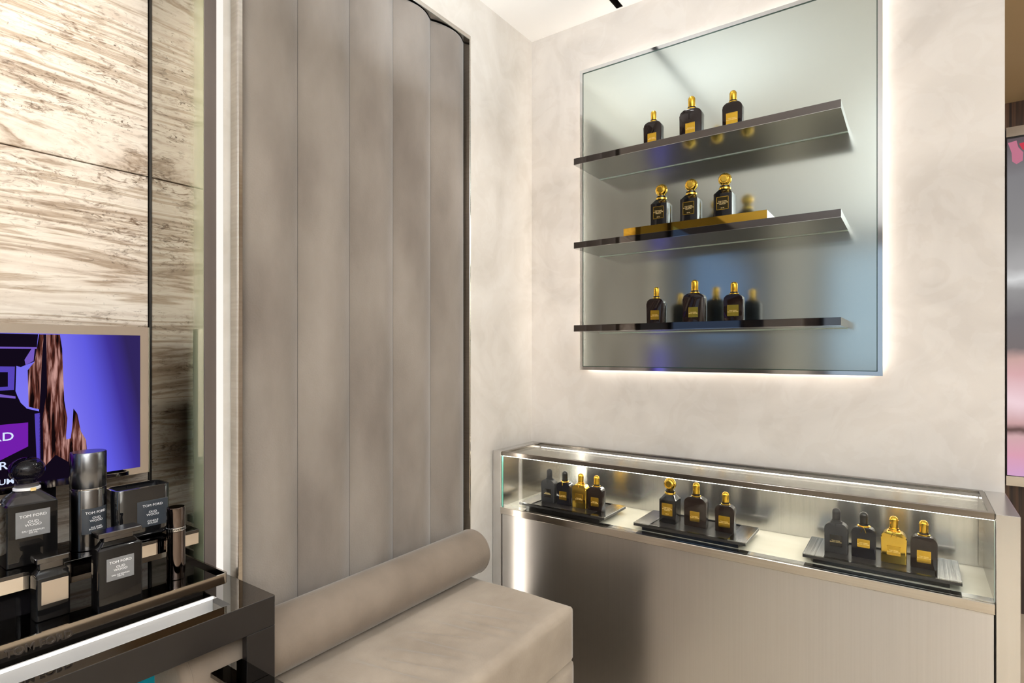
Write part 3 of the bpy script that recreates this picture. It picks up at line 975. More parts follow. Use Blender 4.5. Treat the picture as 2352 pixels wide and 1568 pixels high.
cpart('glass_edge', MB().box(1.2283, 1.2292, YFc + 0.0003, YFc + 0.0062, 0.7095, fz0), 'glass_edge')
cpart('light_strip', MB().box(0.05, 1.2180, -0.0160, -0.0085, fz0 - 0.0022, fz0 - 0.0002), 'led_case')
cpart('light_strip', MB().box(0.0370, 1.2280, YFc + 0.0060, YFc + 0.0110, fz0 - 0.0017, fz0 - 0.0002), 'led_case')

# trays
def tray(label):
    t = thing('display_tray', label, 'tray', (0, 0, 0.7096), 0, 'black trays in the glass case')
    W, Dp = 0.293, 0.147
    z0, z1 = 0.0115, 0.0205
    mb = MB()
    e = 0.044
    mb.box(0, W, 0, Dp, z0, z1 - 0.0026, 0.0005, 1)
    build('base_plate', mb, 'tray_black', t)
    for ya, yb in ((0, 0.006), (Dp - 0.006, Dp)):
        build('rim', MB().box(e, W - e, ya, yb, z1 - 0.0026, z1), 'black_bottle', t)
    build('end_plate', MB().box(0, e, 0, Dp, z1 - 0.0026, z1, 0.0004, 1), 'tray_end_reflect', t)
    build('end_plate', MB().box(W - e, W, 0, Dp, z1 - 0.0026, z1, 0.0004, 1), 'tray_end_reflect', t)
    build('foot', MB().box(0.020, W - 0.020, 0.010, Dp - 0.012, 0, z0, 0.0006, 1), 'black_bottle', t)
    return t
t0 = tray('black lacquer tray with four small bottles nearest the corner of the room')
t0.location = (0.0915, -0.2115, 0.7096)
dup(t0, (0.4697, -0.2045, 0.7096), 0, 'black lacquer tray in the middle of the case, holding one decanter and two flacons')
dup(t0, (0.8880, -0.2010, 0.7096), 0, 'black lacquer tray at the right end of the glass case, holding four larger looking bottles')
TZ = 0.7096 + 0.0180

GA = 'bottles on the corner tray'
GB = 'bottles on the right tray'
m1 = flacon('matte black flacon with black cap and cord, on the tray nearest the corner', 'matte_black', 'matte_black', 'dark_label', 0.1035, 0.0478, 0.024, 0.0172, 0.0255, 0.0300, 0.0260, cord='matte_black', cordstyle='tail', group=GA)
m1.location = (0.1652, -0.1500, TZ)
m2 = flacon('glossy black flacon with black cap and gold cord, on the tray nearest the corner', 'navy_bottle', 'black_cap', 'gold_satin', 0.1035, 0.0478, 0.024, 0.0172, 0.0255, 0.0300, 0.0255, cord='gold', cordstyle='tail', group=GA)
m2.location = (0.2213, -0.1502, TZ)
m3 = flacon('all gold flacon on the tray nearest the corner', 'gold', 'gold_satin', 'gold_satin', 0.1035, 0.0478, 0.024, 0.0172, 0.0255, 0.0300, 0.0265, cord='gold', cordstyle='tail', group=GA)
m3.location = (0.2771, -0.1510, TZ)
m4 = flacon('dark brown flacon with gold cap, on the tray nearest the corner', 'brown_black_glass', 'gold_satin', 'gold_satin', 0.1035, 0.0478, 0.024, 0.0172, 0.0250, 0.0270, 0.0265, group=GA)
m4.location = (0.3293, -0.1495, TZ)
YB = -0.1405
n1 = flacon('matte black flacon with black cap and black cord, on the right end tray', 'matte_black', 'matte_black', 'dark_label', 0.1035, 0.0478, 0.024, 0.0172, 0.0255, 0.0300, 0.0260, cord='matte_black', cordstyle='tail', group=GB)
n1.location = (0.9513, YB, TZ)
n2 = flacon('glossy black flacon with black cap and gold bow, on the right end tray', 'navy_bottle', 'black_cap', 'gold_satin', 0.1035, 0.0478, 0.024, 0.0172, 0.0245, 0.0345, 0.0185, cord='gold', group=GB)
n2.location = (1.0062, YB, TZ)
n3 = flacon('gold mirror flacon with gold cap and bow, on the right end tray', 'gold', 'gold_satin', 'gold_satin', 0.1035, 0.0478, 0.024, 0.0172, 0.0255, 0.0290, 0.0200, cord='gold', group=GB)
n3.location = (1.0635, YB, TZ)
n4 = dup(m4, (1.1179, YB, TZ), 0, 'dark brown flacon with gold cap, last bottle on the right end tray', GB)
GC = 'bottles on the middle tray'
dd = decanter('black decanter with gold ball stopper and gold label, on the middle tray in the case', 'black_bottle', 'gold_satin', group=GC)
dd.location = (0.5472, -0.1325, TZ)
dup(tall, (0.6192, -0.1310, TZ), 0, 'tall dark brown flacon with gold cap, beside the decanter in the glass case', GC)
dup(mid, (0.6972, -0.1355, TZ), 0, 'smaller dark brown flacon with gold cap, standing alone on the middle tray', GC)

# ------------------------------------------------------------------ display table with lit trough
TT = 0.770
tab = thing('display_table', 'black metal framed display table with mirror black top in front of the stone niche', 'table', (0, 0, FLOOR))
def tpart(name, mb, mat, parent=None, **k):
    o = build(name, mb, mat, parent or tab, **k)
    if parent is None: o.location.z = -FLOOR
    return o
yR, yL = -1.0977, -2.25
xB, xF = -0.222, 0.1795
mb = MB()
mb.box(xB, 0.0917, yL, -1.133, TT - 0.012, TT)
mb.box(0.0005, 0.0917, -1.133, yR, TT - 0.012, TT)
mb.box(0.0917, 0.1515, -1.1625, yR, TT - 0.012, TT)
mb.box(0.1515, xF - 0.0008, yL, yR, TT - 0.012, TT)
tpart('table_top', mb, 'black_mirror', smooth=False)
tr = tpart('light_trough', MB().box(0.0917, 0.1515, yL, -1.1625, TT - 0.030, TT - 0.026), 'white_acrylic')
tpart('trough_wall', MB().box(0.0917, 0.0921, yL, -1.1628, TT - 0.026, TT - 0.0053), 'white_acrylic', tr)
tpart('trough_end', MB().box(0.0917, 0.1515, -1.1626, -1.1610, TT - 0.026, TT - 0.012), 'taupe_mirror', tr)
tpart('light_strip', MB().box(0.0919, 0.0945, yL, -1.1628, TT - 0.0052, TT - 0.0012), 'led_table')
tpart('apron', MB().box(xF - 0.0145, xF, yL, yR - 0.0005, 0.7185, TT - 0.0004, 0.0005, 1), 'black_satin')
tpart('apron', MB().box(xB + 0.30, xF - 0.0148, yR - 0.0145, yR, 0.7185, TT - 0.0125, 0.0005, 1), 'black_satin')
tpart('leg', MB().box(xF - 0.0145, xF, -1.1497, yR - 0.0005, FLOOR, 0.7180, 0.0005, 1), 'black_satin')
tpart('leg', MB().box(xF - 0.0145, xF, yL, yL + 0.052, FLOOR, 0.7180, 0.0005, 1), 'black_satin')
tpart('leg', MB().box(xB, xB + 0.0145, yL, yL + 0.052, FLOOR, 0.7570, 0.0005, 1), 'black_satin')
tpart('leg', MB().box(xB, xB + 0.0145, -1.190, -1.136, FLOOR, 0.7570, 0.0005, 1), 'black_satin')
tpart('side_ledge', MB().box(xF - 0.0145, 0.300, -1.2035, -1.1499, 0.6690, 0.6768, 0.0006, 1), 'black_mirror')

cy = thing('storage_box', 'bright cyan box stored under the black display table', 'box', (-0.14, -1.32, FLOOR))
build('carton', MB().box(-0.06, 0.06, -0.18, 0.145, 0, 0.52, 0.003, 2), 'cyan', cy)
build('lid', MB().box(-0.062, 0.062, -0.182, 0.147, 0.50, 0.545, 0.003, 2), 'cyan', cy)

# mirrored tray
mt = thing('mirrored_tray', 'wide mirrored tray with raised brand lettering on its front rim, on the black table', 'tray', (0.1038, -1.1407, TT))
TY = -0.98
fz = 0.030   # tray floor above table
def rrect(x0, x1, y0, y1, r, n=5):
    P = []
    for cx, cyy, a0 in ((x1 - r, y0 + r, 1.5 * PI), (x1 - r, y1 - r, 0), (x0 + r, y1 - r, 0.5 * PI), (x0 + r, y0 + r, PI)):
        for k in range(n + 1):
            a = a0 + k * PI / 2 / n
            P.append((cx + r * math.cos(a), cyy + r * math.sin(a)))
    return P
x0t = -0.215
build('floor_plate', MB().prism(rrect(x0t + 0.001, -0.003, TY + 0.001, -0.003, 0.006), 'z', 0.0195, fz), 'black_glass', mt)
mb = MB()
bm = mb.bm
outer = rrect(x0t, 0, TY, 0, 0.008, 6)
inner = rrect(x0t + 0.0035, -0.0035, TY + 0.0035, -0.0035, 0.005, 6)
zb, zt_ = 0.0188, 0.0365
n = len(outer)
vo0 = [bm.verts.new((p[0], p[1], zb)) for p in outer]
vo1 = [bm.verts.new((p[0], p[1], zt_)) for p in outer]
vi1 = [bm.verts.new((p[0], p[1], zt_)) for p in inner]
vi0 = [bm.verts.new((p[0], p[1], zb)) for p in inner]
for k in range(n):
    j = (k + 1) % n
    bm.faces.new((vo0[k], vo0[j], vo1[j], vo1[k]))
    bm.faces.new((vo1[k], vo1[j], vi1[j], vi1[k]))
    bm.faces.new((vi1[k], vi1[j], vi0[j], vi0[k]))
    bm.faces.new((vi0[k], vi0[j], vo0[j], vo0[k]))
build('rim', mb, 'taupe_mirror', mt)
build('plinth', MB().box(x0t + 0.02, -0.030, TY + 0.02, -0.03, 0.0, 0.0195), 'black_satin', mt)
lo = lettering('lettering', 'TOM FORD', 0.0148, 'bronze_letter', mt, (0, 0, 0), 0.0006, 1.0, 1.0, 0.0003)
lo.rotation_euler = (0, 0, PI / 2)
lo.location = (0.0006, -1.4078 + 1.1407, 0.0215)
lo['label'] = 'raised dark bronze letters on the front rim'

# riser inside the tray
FZ = TT + fz
ri = thing('mirrored_riser', 'raised mirror fronted step with black glass top at the back of the tray', 'riser', (0.015, -1.149, FZ))
Lr = -0.80
build('top_plate', MB().box(-0.118, 0.0, Lr, 0, 0.0645, 0.0700, 0.0004, 1), 'black_glass', ri)
build('front_plate', MB().box(-0.012, -0.0004, Lr, -0.0004, 0.0435, 0.0643, 0.0004, 1), 'mirror', ri)
build('foot', MB().box(-0.110, -0.02, -0.30, -0.22, 0, 0.0645), 'black_bottle', ri)
build('foot', MB().box(-0.110, -0.02, Lr + 0.02, Lr + 0.10, 0, 0.0645), 'black_bottle', ri)
build('back_plate', MB().box(-0.118, -0.012, Lr, 0, 0.0560, 0.0644), 'black_bottle', ri)
RZ = FZ + 0.070

# ------------------------------------------------------------------ the bottles on the table (they face +x)
Q = PI / 2
def rbox(hw, hd, z, r, k=4):
    P = []
    for cx, cyy, a0 in ((hw - r, -hd + r, 1.5 * PI), (hw - r, hd - r, 0), (-hw + r, hd - r, 0.5 * PI), (-hw + r, -hd + r, PI)):
        for i in range(k):
            a = a0 + i * PI / 2 / (k - 1)
            P.append((cx + r * math.cos(a), cyy + r * math.sin(a), z))
    return P

def flat_cap_bottle(label, wd, dp, hb, hn, hcap, wn, lab_rect, text, labmat):
    t = thing('perfume_bottle', label, 'bottle', (0, 0, 0), Q, 'smoked bottles on the mirrored tray')
    hw, hd = wd / 2, dp / 2
    r = 0.003
    S = [rbox(hw - 0.001, hd - 0.001, 0, r), rbox(hw, hd, 0.0012, r), rbox(hw, hd, hb - 0.0035, r), rbox(hw - 0.0012, hd - 0.0012, hb - 0.0012, r),
         rbox(wn / 2 + 0.004, hd - 0.005, hb + 0.0015, r * 0.8), rbox(wn / 2, hd - 0.0065, hb + 0.0075, r * 0.8)]
    build('body', MB().loft(S), 'smoke_glass', t, angle=28)
    build('juice', MB().box(-hw + 0.006, hw - 0.006, -hd + 0.005, hd - 0.005, 0.008, hb - 0.012, 0.002, 2), 'brown_black_glass', t)
    build('neck', MB().loft([rbox(wn / 2 - 0.0015, hd - 0.008, hb + 0.0078, 0.002), rbox(wn / 2 - 0.0015, hd - 0.008, hb + hn, 0.002)]), 'gunmetal_dark', t, angle=28)
    zc = hb + hn
    build('cap', MB().loft([rbox(hw - 0.003, hd - 0.003, zc, 0.002), rbox(hw, hd, zc + 0.0015, 0.0025), rbox(hw, hd, zc + hcap - 0.001, 0.0025), rbox(hw - 0.001, hd - 0.001, zc + hcap, 0.0025)]), 'gunmetal_dark', t, angle=28)
    lw, lh, lz, lx = lab_rect
    yf = -hd
    lb_ = build('label', MB().box(lx - lw / 2, lx + lw / 2, yf - 0.0008, yf + 0.0002, lz - lh / 2, lz + lh / 2, 0.0003, 1), labmat, t)
    for txt, sz, dz in text:
        lettering('lettering', txt, sz, 'white_print', lb_, (lx, yf - 0.0009, lz + dz), 0.0002, 0.9, 1.1)
    return t

big = flat_cap_bottle('larger smoked square bottle with flat cap and grey label, in front on mirrored tray', 0.061, 0.030, 0.0975, 0.0150, 0.0085, 0.044,
                      (0.0375, 0.0345, 0.0625, -0.001), (('TOM FORD', 0.0054, 0.0105), ('OUD\nWOOD', 0.0050, 0.0005), ('EAU DE PARFUM\n100 ML', 0.0030, -0.0108)), 'grey_label')
big.location = (0.073, -1.3026, FZ)
sm = flat_cap_bottle('smaller smoked square bottle with flat cap and blank reflection-washed label, nearest the front rim', 0.0415, 0.030, 0.0660, 0.0185, 0.0085, 0.0335,
                     (0.0330, 0.0340, 0.0410, 0.0015), (), 'washed_label')
sm.location = (0.032, -1.3762, FZ)

# atomiser
at = thing('travel_atomizer', 'slim black bronze atomizer tube with silver band on the mirrored tray', 'atomizer', (0.0343, -1.1982, FZ), Q)
build('body', MB().lathe([(0.0135, 0), (0.0148, 0.001), (0.0148, 0.084)], 36), 'bronze_tube', at)
build('band', MB().lathe([(0.0148, 0.0845), (0.0152, 0.085), (0.0152, 0.0905), (0.0148, 0.091)], 36), 'chrome', at)
build('cap', MB().lathe([(0.0146, 0.0912), (0.0148, 0.0918), (0.0148, 0.1245), (0.0138, 0.1255), (0.0, 0.1255)], 36), 'bronze_tube', at)
lettering('lettering', 'TOM FORD', 0.0042, 'black_cap', at, (0, -0.0154, 0.0878), 0.0003)

# decanter on the riser
de = thing('perfume_decanter', 'big smoked glass decanter with glass ball stopper and grey label, on the raised step', 'decanter', (-0.045, -1.3848, RZ), Q, 'smoked bottles on the mirrored tray')
hw = 0.0317
S = [rbox(hw - 0.001, hw * 0.95 - 0.001, 0, 0.003), rbox(hw, hw * 0.95, 0.0012, 0.003), rbox(hw, hw * 0.95, 0.0935, 0.003), rbox(hw - 0.0015, hw * 0.95 - 0.0015, 0.0955, 0.003)]
build('body', MB().loft(S), 'smoke_glass', de, angle=28)
S = [rbox(hw - 0.0016, hw * 0.95 - 0.0016, 0.0956, 0.003), rbox(0.0165, 0.0165, 0.1095, 0.008), rbox(0.0150, 0.0150, 0.1120, 0.0145)]
build('shoulder', MB().loft(S), 'smoke_clear', de, angle=28)
build('juice', MB().box(-hw + 0.005, hw - 0.005, -hw + 0.006, hw - 0.006, 0.006, 0.088, 0.002, 2), 'brown_black_glass', de)
build('neck_cord', MB().lathe([(0.0158, 0.1120), (0.0172, 0.1128), (0.0172, 0.1160), (0.0158, 0.1168)], 32), 'white_print', de)
build('seal_tag', MB().box(0.0000, 0.0070, -0.0185, -0.0170, 0.1115, 0.1165, 0.0003, 1), 'gold_print', de)
build('neck', MB().lathe([(0.0150, 0.1166), (0.0155, 0.1175), (0.0155, 0.1215), (0.0135, 0.1225)], 32), 'smoke_clear', de)
P = [(0.0115, 0.1224), (0.0120, 0.1240)] + [(0.0235 * math.cos(math.radians(d)), 0.1437 + 0.0196 * math.sin(math.radians(d))) for d in range(-58, 90, 8)] + [(0, 0.1633)]
build('stopper', MB().lathe(P, 40), 'stopper_glass', de)
lw, lh, lz = 0.0425, 0.0400, 0.0640
lb_ = build('label', MB().box(-lw / 2, lw / 2, -hw * 0.95 - 0.0008, -hw * 0.95 + 0.0002, lz - lh / 2, lz + lh / 2, 0.0003, 1), 'grey_label', de)
for txt, sz, dz in (('TOM FORD', 0.0060, 0.0120), ('OUD\nWOOD', 0.0055, 0.0005), ('EAU DE PARFUM\n250 ML', 0.0034, -0.0125)):
    lettering('lettering', txt, sz, 'white_print', lb_, (0, -hw * 0.95 - 0.0009, lz + dz), 0.0002, 0.9, 1.1)

# body spray
sp = thing('body_spray', 'tall gunmetal body spray can standing between decanter and candle', 'spray can', (-0.037, -1.3056, RZ), Q, 'smoked bottles on the mirrored tray')
build('body', MB().lathe([(0.0235, 0), (0.0252, 0.0012), (0.0252, 0.0985), (0.0246, 0.0998)], 48), 'gunmetal_dark', sp)
build('band', MB().lathe([(0.0246, 0.0998), (0.0252, 0.1004), (0.0252, 0.1022), (0.0246, 0.1028)], 48), 'chrome', sp)
build('cap', MB().lathe([(0.0250, 0.1030), (0.0255, 0.1038), (0.0255, 0.1600), (0.0245, 0.1618), (0.0, 0.1618)], 48), 'gunmetal', sp)
mb = MB()
bm = mb.bm
Rl = 0.0257
a0, a1, zl0, zl1 = math.radians(-38), math.radians(54), 0.028, 0.070
prev = None
for k in range(13):
    a = -PI / 2 + a0 + (a1 - a0) * k / 12
    cur = [bm.verts.new((rr * math.cos(a), rr * math.sin(a), z)) for rr in (Rl, Rl - 0.0004) for z in (zl0, zl1)]
    if prev:
        bm.faces.new((prev[0], cur[0], cur[1], prev[1]))
        bm.faces.new((prev[2], prev[3], cur[3], cur[2]))
        bm.faces.new((prev[1], cur[1], cur[3], prev[3]))
        bm.faces.new((prev[0], prev[2], cur[2], cur[0]))
    prev = cur
lb_ = build('label', mb, 'slate_label', sp)
def wrap(o, R0, shift):
    for v in o.data.vertices:
        ang = -PI / 2 + shift + v.co.x / R0
        r = R0 - v.co.y
        v.co = (r * math.cos(ang), r * math.sin(ang), v.co.z)
for txt, sz, zz in (('TOM FORD', 0.0056, 0.0625), ('OUD\nWOOD', 0.0052, 0.0515), ('ALL OVER\nBODY SPRAY', 0.0034, 0.0370)):
    o = lettering('lettering', txt, sz, 'white_print', lb_, (0, 0, zz), 0.0002, 0.9, 1.1)
    wrap(o, Rl + 0.0003, math.radians(8))

# candle
ca = thing('scented_candle', 'black glass candle tumbler with dark wax, on the step beside the slim atomizer', 'candle', (-0.034, -1.2315, RZ), Q)
cw, cd, ch = 0.0440, 0.0275, 0.0905
S = []
for k in range(6):
    a = k * PI / 10
    ins = 0.014 * (1 - math.sin(a))
    S.append(rbox(cw - ins, cd - ins * 0.8, 0.014 * (1 - math.cos(a)), 0.013 - ins * 0.5, 7))
S += [rbox(cw, cd, ch - 0.0015, 0.013, 7), rbox(cw - 0.0008, cd - 0.0008, ch, 0.0125, 7), rbox(cw - 0.0038, cd - 0.0038, ch, 0.010, 7), rbox(cw - 0.0042, cd - 0.0042, ch - 0.010, 0.0098, 7)]
build('tumbler', MB().loft(S), 'candle_glass', ca, angle=35)
build('wax', MB().loft([rbox(cw - 0.0043, cd - 0.0043, ch - 0.0099, 0.0098, 7), rbox(cw - 0.0043, cd - 0.0043, ch - 0.0092, 0.0098, 7)]), 'wax', ca)
build('wick', MB().lathe([(0.0009, ch - 0.0093), (0.0008, ch - 0.003)], 8), 'matte_black', ca)
lb_ = build('label', MB().box(-0.012, 0.0375, -cd - 0.0007, -cd + 0.0002, 0.020, 0.066, 0.0003, 1), 'slate_label', ca)
for txt, sz, zz in (('TOM FORD', 0.0058, 0.0570), ('OUD\nWOOD', 0.0054, 0.0430), ('CANDLE\nBOUGIE', 0.0042, 0.0275)):
    lettering('lettering', txt, sz, 'white_print', lb_, (0.0125, -cd - 0.0008, zz), 0.0002, 0.9, 1.1)

# ------------------------------------------------------------------ monitor with an advert, in front of the stone
tv = thing('monitor', 'small steel framed monitor showing a purple perfume advert before the stone wall', 'monitor', (-0.12, -1.1784, TT))
zB, zT = 0.9649 - TT, 1.2468 - TT
yE = -0.515
bz = 0.0160
def tvpart(name, mb, mat, parent=None, **k):
    return build(name, mb, mat, parent or tv, **k)
tvpart('housing', MB().box(-0.022, -0.002, yE, 0, zB, zT, 0.001, 1), 'black_satin')
for q in ((yE, 0, zT - bz, zT), (yE, 0, zB, zB + bz * 0.75), (-bz, 0, zB + bz * 0.75, zT - bz), (yE, yE + bz, zB + bz * 0.75, zT - bz)):
    tvpart('bezel', MB().box(-0.002, 0.0, q[0], q[1], q[2], q[3]), 'mirror', smooth=False)

def screenmat():
    m, nt, b = newmat('screen_glow')
    N, L = nt.nodes, nt.links
    N.remove(b)
    tc = N.new('ShaderNodeTexCoord')
    sp_ = N.new('ShaderNodeSeparateXYZ')
    L.new(tc.outputs['Object'], sp_.inputs[0])
    mr = N.new('ShaderNodeMapRange')
    mr.inputs[1].default_value = -0.135
    mr.inputs[2].default_value = -0.016
    L.new(sp_.outputs[1], mr.inputs[0])
    mz = N.new('ShaderNodeMapRange')
    mz.inputs[1].default_value = zB
    mz.inputs[2].default_value = zT
    mz.inputs[3].default_value = -0.20
    mz.inputs[4].default_value = 0.25
    L.new(sp_.outputs[2], mz.inputs[0])
    ad = N.new('ShaderNodeMath')
    L.new(mr.outputs[0], ad.inputs[0])
    L.new(mz.outputs[0], ad.inputs[1])
    cr = N.new('ShaderNodeValToRGB')
    e = cr.color_ramp.elements
    e[0].position, e[0].color = 0.0, srgb(118, 112, 226)
    e[1].position, e[1].color = 1.0, srgb(44, 34, 84)
    k = e.new(0.45)
    k.color = srgb(88, 84, 206)
    k = e.new(0.75)
    k.color = srgb(58, 46, 138)
    L.new(ad.outputs[0], cr.inputs[0])
    em = N.new('ShaderNodeEmission')
    em.inputs[1].default_value = 1.15
    L.new(cr.outputs[0], em.inputs[0])
    L.new(em.outputs[0], N['Material Output'].inputs[0])
    return m

def barkmat():
    m, nt, b = newmat('bark_glow')
    N, L = nt.nodes, nt.links
    N.remove(b)
    tc = N.new('ShaderNodeTexCoord')
    mp = N.new('ShaderNodeMapping')
    mp.inputs['Scale'].default_value = (1, 170, 16)
    L.new(tc.outputs['Object'], mp.inputs[0])
    nz = N.new('ShaderNodeTexNoise')
    nz.inputs['Scale'].default_value = 1
    nz.inputs['Detail'].default_value = 6
    nz.inputs['Distortion'].default_value = 0.5
    L.new(mp.outputs[0], nz.inputs[0])
    cr = N.new('ShaderNodeValToRGB')
    e = cr.color_ramp.elements
    e[0].position, e[0].color = 0.40, srgb(18, 8, 10)
    e[1].position, e[1].color = 0.66, srgb(196, 148, 140)
    k = e.new(0.50)
    k.color = srgb(92, 48, 40)
    L.new(nz.outputs[0], cr.inputs[0])
    em = N.new('ShaderNodeEmission')
    L.new(cr.outputs[0], em.inputs[0])
    L.new(em.outputs[0], N['Material Output'].inputs[0])
    return m
scr = tvpart('screen', MB().box(-0.002, -0.0012, yE + bz, -bz, zB + bz * 0.75, zT - bz), screenmat(), smooth=False)
scr['label'] = 'lit screen with a violet blue gradient'
def pic(name, pts, layer, mat):
    """a flat printed shape of the advert: (y, z) outline given in monitor coordinates"""
    xx = -0.0012 + 0.0001 * layer
    mb = MB().prism(pts, 'x', xx, xx + 0.00008)
    return build(name, mb, mat, scr, smooth=False)

M['ad_black'] = emat('ad_black', srgb(20, 12, 28), 0.8)
M['ad_violet'] = emat('ad_violet', srgb(120, 92, 196), 0.9)
M['ad_indigo'] = emat('ad_indigo', srgb(84, 66, 180), 1.0)
M['ad_magenta'] = emat('ad_magenta', srgb(112, 30, 168), 1.0)
M['ad_white'] = emat('ad_white', srgb(214, 226, 255), 1.0)
M['ad_bark'] = barkmat()
pic('bottle_picture', [(-0.36, 0.46), (-0.36, 0.197), (-0.2536, 0.2007), (-0.1687, 0.2077), (-0.1681, 0.3158), (-0.1699, 0.3272), (-0.1874, 0.3338), (-0.1954, 0.344), (-0.2, 0.3566), (-0.2022, 0.364), (-0.2011, 0.4061), (-0.1954, 0.4040), (-0.177, 0.413), (-0.1741, 0.4352), (-0.1723, 0.4595)], 1, 'ad_black')
pic('neck_picture', [(-0.34, 0.4099), (-0.2030, 0.4050), (-0.2040, 0.366), (-0.34, 0.3656)], 2, 'ad_indigo')
pic('neck_picture', [(-0.34, 0.400), (-0.212, 0.396), (-0.212, 0.372), (-0.34, 0.3700)], 3, 'ad_black')
pic('shine_picture', [(-0.34, 0.439), (-0.1741, 0.4374), (-0.1741, 0.4345), (-0.34, 0.4355)], 2, 'ad_violet')
pic('shine_picture', [(-0.34, 0.3662), (-0.222, 0.3602), (-0.2022, 0.3553), (-0.2022, 0.3517), (-0.222, 0.3552), (-0.34, 0.361)], 2, 'ad_violet')
pic('shine_picture', [(-0.1905, 0.416), (-0.1800, 0.437), (-0.1765, 0.437), (-0.1785, 0.414), (-0.1890, 0.407)], 2, 'ad_violet')
pic('label_picture', [(-0.34, 0.3080), (-0.1857, 0.3102), (-0.1857, 0.2697), (-0.2536, 0.2354), (-0.34, 0.20)], 2, 'ad_magenta')
pic('edge_picture', [(-0.177, 0.3241), (-0.1699, 0.3249), (-0.1693, 0.2414), (-0.1741, 0.2406)], 2, 'ad_indigo')
pic('dark_picture', [(-0.1687, 0.2600), (-0.1251, 0.2560), (-0.1251, 0.2066), (-0.1687, 0.2066)], 2, 'ad_black')
pic('dark_picture', [(-0.167, 0.4595), (-0.158, 0.4595), (-0.158, 0.2070), (-0.1711, 0.2070), (-0.1711, 0.331)], 2, 'ad_black')
pic('wood_picture', [(-0.1711, 0.4595), (-0.1646, 0.4592), (-0.167, 0.4203), (-0.1705, 0.3309), (-0.1851, 0.3366), (-0.1863, 0.3984), (-0.177, 0.413)], 4, 'ad_bark')
pic('wood_picture', [(-0.161, 0.4596), (-0.142, 0.4596), (-0.1389, 0.4354), (-0.1358, 0.3434), (-0.1314, 0.3123), (-0.1333, 0.2818), (-0.130, 0.2350), (-0.148, 0.2500), (-0.1652, 0.2300), (-0.1652, 0.2557), (-0.1664, 0.3156), (-0.1604, 0.3601)], 4, 'ad_bark')
pic('wood_picture', [(-0.1225, 0.3285), (-0.1167, 0.3187), (-0.1115, 0.2869), (-0.1036, 0.2703), (-0.1023, 0.2504), (-0.1089, 0.2318), (-0.1282, 0.2233), (-0.1346, 0.2742), (-0.1265, 0.2760), (-0.1240, 0.3000)], 5, 'ad_bark')
for txt, sz, yy, zz in (('TOM FORD', 0.0195, -0.2039, 0.2890), ('R', 0.0180, -0.2120, 0.2415), ('EAU DE PARFUM', 0.0125, -0.2036, 0.2150)):
    o = lettering('lettering', txt, sz, 'ad_white', scr, (0, 0, 0), 0.00004, 1.0, 1.1, 0.0002, 'RIGHT')
    o.rotation_euler = (0, 0, PI / 2)
    o.location = (-0.0005, yy, zz)
for a, b in ((-0.19, -0.145), (-0.39, -0.345)):
    build('stand', MB().box(-0.020, -0.010, a, b, 0.006, zB + 0.001), 'black_bottle', tv)
build('foot', MB().box(-0.075, 0.004, -0.42, -0.12, 0, 0.006, 0.001, 1), 'black_bottle', tv)

# ------------------------------------------------------------------ track light recessed in the ceiling
tk = thing('track_light', 'dark recessed ceiling track slot with a small grey fitting', 'light', (sx0, sy0, CEIL))
Wt, Lt = sx1 - sx0, sy1 - sy0
mb = MB()
mb.box(-0.002, 0.0, 0, Lt, 0.0, 0.05)
mb.box(Wt, Wt + 0.002, 0, Lt, 0.0, 0.05)
mb.box(-0.002, Wt + 0.002, Lt, Lt + 0.002, 0.0, 0.05)
mb.box(-0.002, Wt + 0.002, 0, Lt, 0.05, 0.052)
build('channel', mb, 'black_reveal', tk)
build('fitting', MB().box(0.004, Wt - 0.003, Lt - 0.19, Lt - 0.048, 0.004, 0.03, 0.001, 1), 'steel', tk)

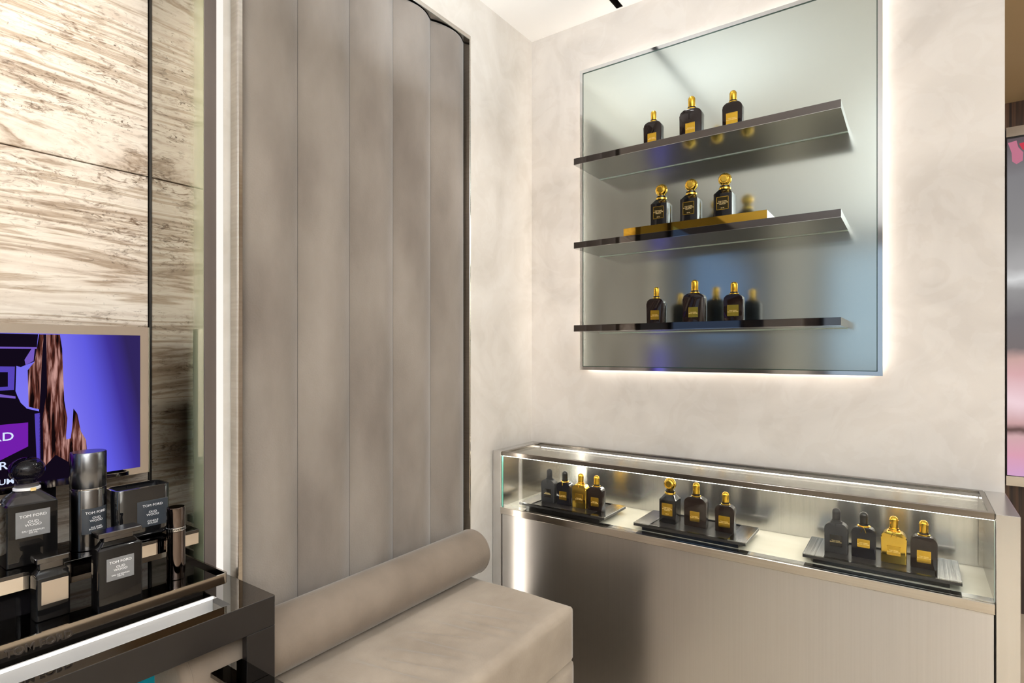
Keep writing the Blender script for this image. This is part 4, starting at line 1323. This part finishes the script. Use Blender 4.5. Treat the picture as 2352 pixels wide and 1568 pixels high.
# ------------------------------------------------------------------ passage behind the plaster wall: large portrait screen
def portraitmat():
    m, nt, b = newmat('portrait_glow')
    N, L = nt.nodes, nt.links
    N.remove(b)
    tc = N.new('ShaderNodeTexCoord')
    s_ = N.new('ShaderNodeSeparateXYZ')
    L.new(tc.outputs['Object'], s_.inputs[0])
    nz = N.new('ShaderNodeTexNoise')
    nz.inputs['Scale'].default_value = 9
    nz.inputs['Detail'].default_value = 3
    L.new(tc.outputs['Object'], nz.inputs[0])
    ma = N.new('ShaderNodeMath')
    ma.operation = 'MULTIPLY_ADD'
    ma.inputs[1].default_value = 0.06
    L.new(nz.outputs[0], ma.inputs[0])
    L.new(s_.outputs[2], ma.inputs[2])
    mr = N.new('ShaderNodeMapRange')
    mr.inputs[1].default_value = 0.69
    mr.inputs[2].default_value = 2.16
    L.new(ma.outputs[0], mr.inputs[0])
    cr = N.new('ShaderNodeValToRGB')
    e = cr.color_ramp.elements
    e[0].position, e[0].color = 0.0, srgb(206, 160, 200)
    e[1].position, e[1].color = 1.0, srgb(92, 80, 84)
    for p, c in ((0.06, (216, 158, 176)), (0.115, (206, 168, 170)), (0.135, (92, 70, 66)), (0.155, (200, 160, 160)), (0.22, (236, 208, 214)), (0.30, (214, 170, 172)),
                 (0.345, (200, 164, 158)), (0.375, (120, 112, 112)), (0.47, (120, 116, 118)), (0.54, (150, 148, 148)), (0.575, (212, 212, 212)), (0.61, (170, 168, 168)), (0.72, (138, 136, 136)), (0.88, (128, 126, 128))):
        k = e.new(p)
        k.color = srgb(*c)
    L.new(mr.outputs[0], cr.inputs[0])
    em = N.new('ShaderNodeEmission')
    L.new(cr.outputs[0], em.inputs[0])
    L.new(em.outputs[0], N['Material Output'].inputs[0])
    return m
ps = thing('video_screen', 'tall steel framed screen showing a pinkish portrait on the striped wood wall', 'screen', (1.4321, 1.62, 0))
build('housing', MB().box(-0.004, 1.0, -0.035, 0, 0.62, 2.171, 0.001, 1), 'black_reveal', ps)
sc2 = build('screen', MB().box(0, 0.98, -0.0385, -0.0352, 0.6634, 2.1215), portraitmat(), ps, smooth=False)
build('bezel', MB().box(-0.004, 1.0, -0.042, -0.0352, 2.1295, 2.1715), 'steel', ps)
build('bezel', MB().box(-0.004, 1.0, -0.042, -0.0352, 0.6193, 0.6610), 'steel', ps)
M['ad_pink'] = emat('ad_pink', srgb(196, 120, 142), 0.9)
M['ad_red'] = emat('ad_red', srgb(204, 64, 80), 0.9)
def blob(pts, mat):
    mb = MB().prism([(x, z) for x, z in pts], 'y', -0.0388, -0.0386)
    build('picture_shape', mb, mat, sc2, smooth=False)
blob([(0.002, 2.105), (0.030, 2.110), (0.036, 2.080), (0.052, 2.055), (0.050, 2.020), (0.030, 2.008), (0.016, 2.022), (0.014, 2.060)], 'ad_pink')
blob([(0.038, 2.095), (0.10, 2.105), (0.10, 2.062), (0.050, 2.066)], 'ad_red')
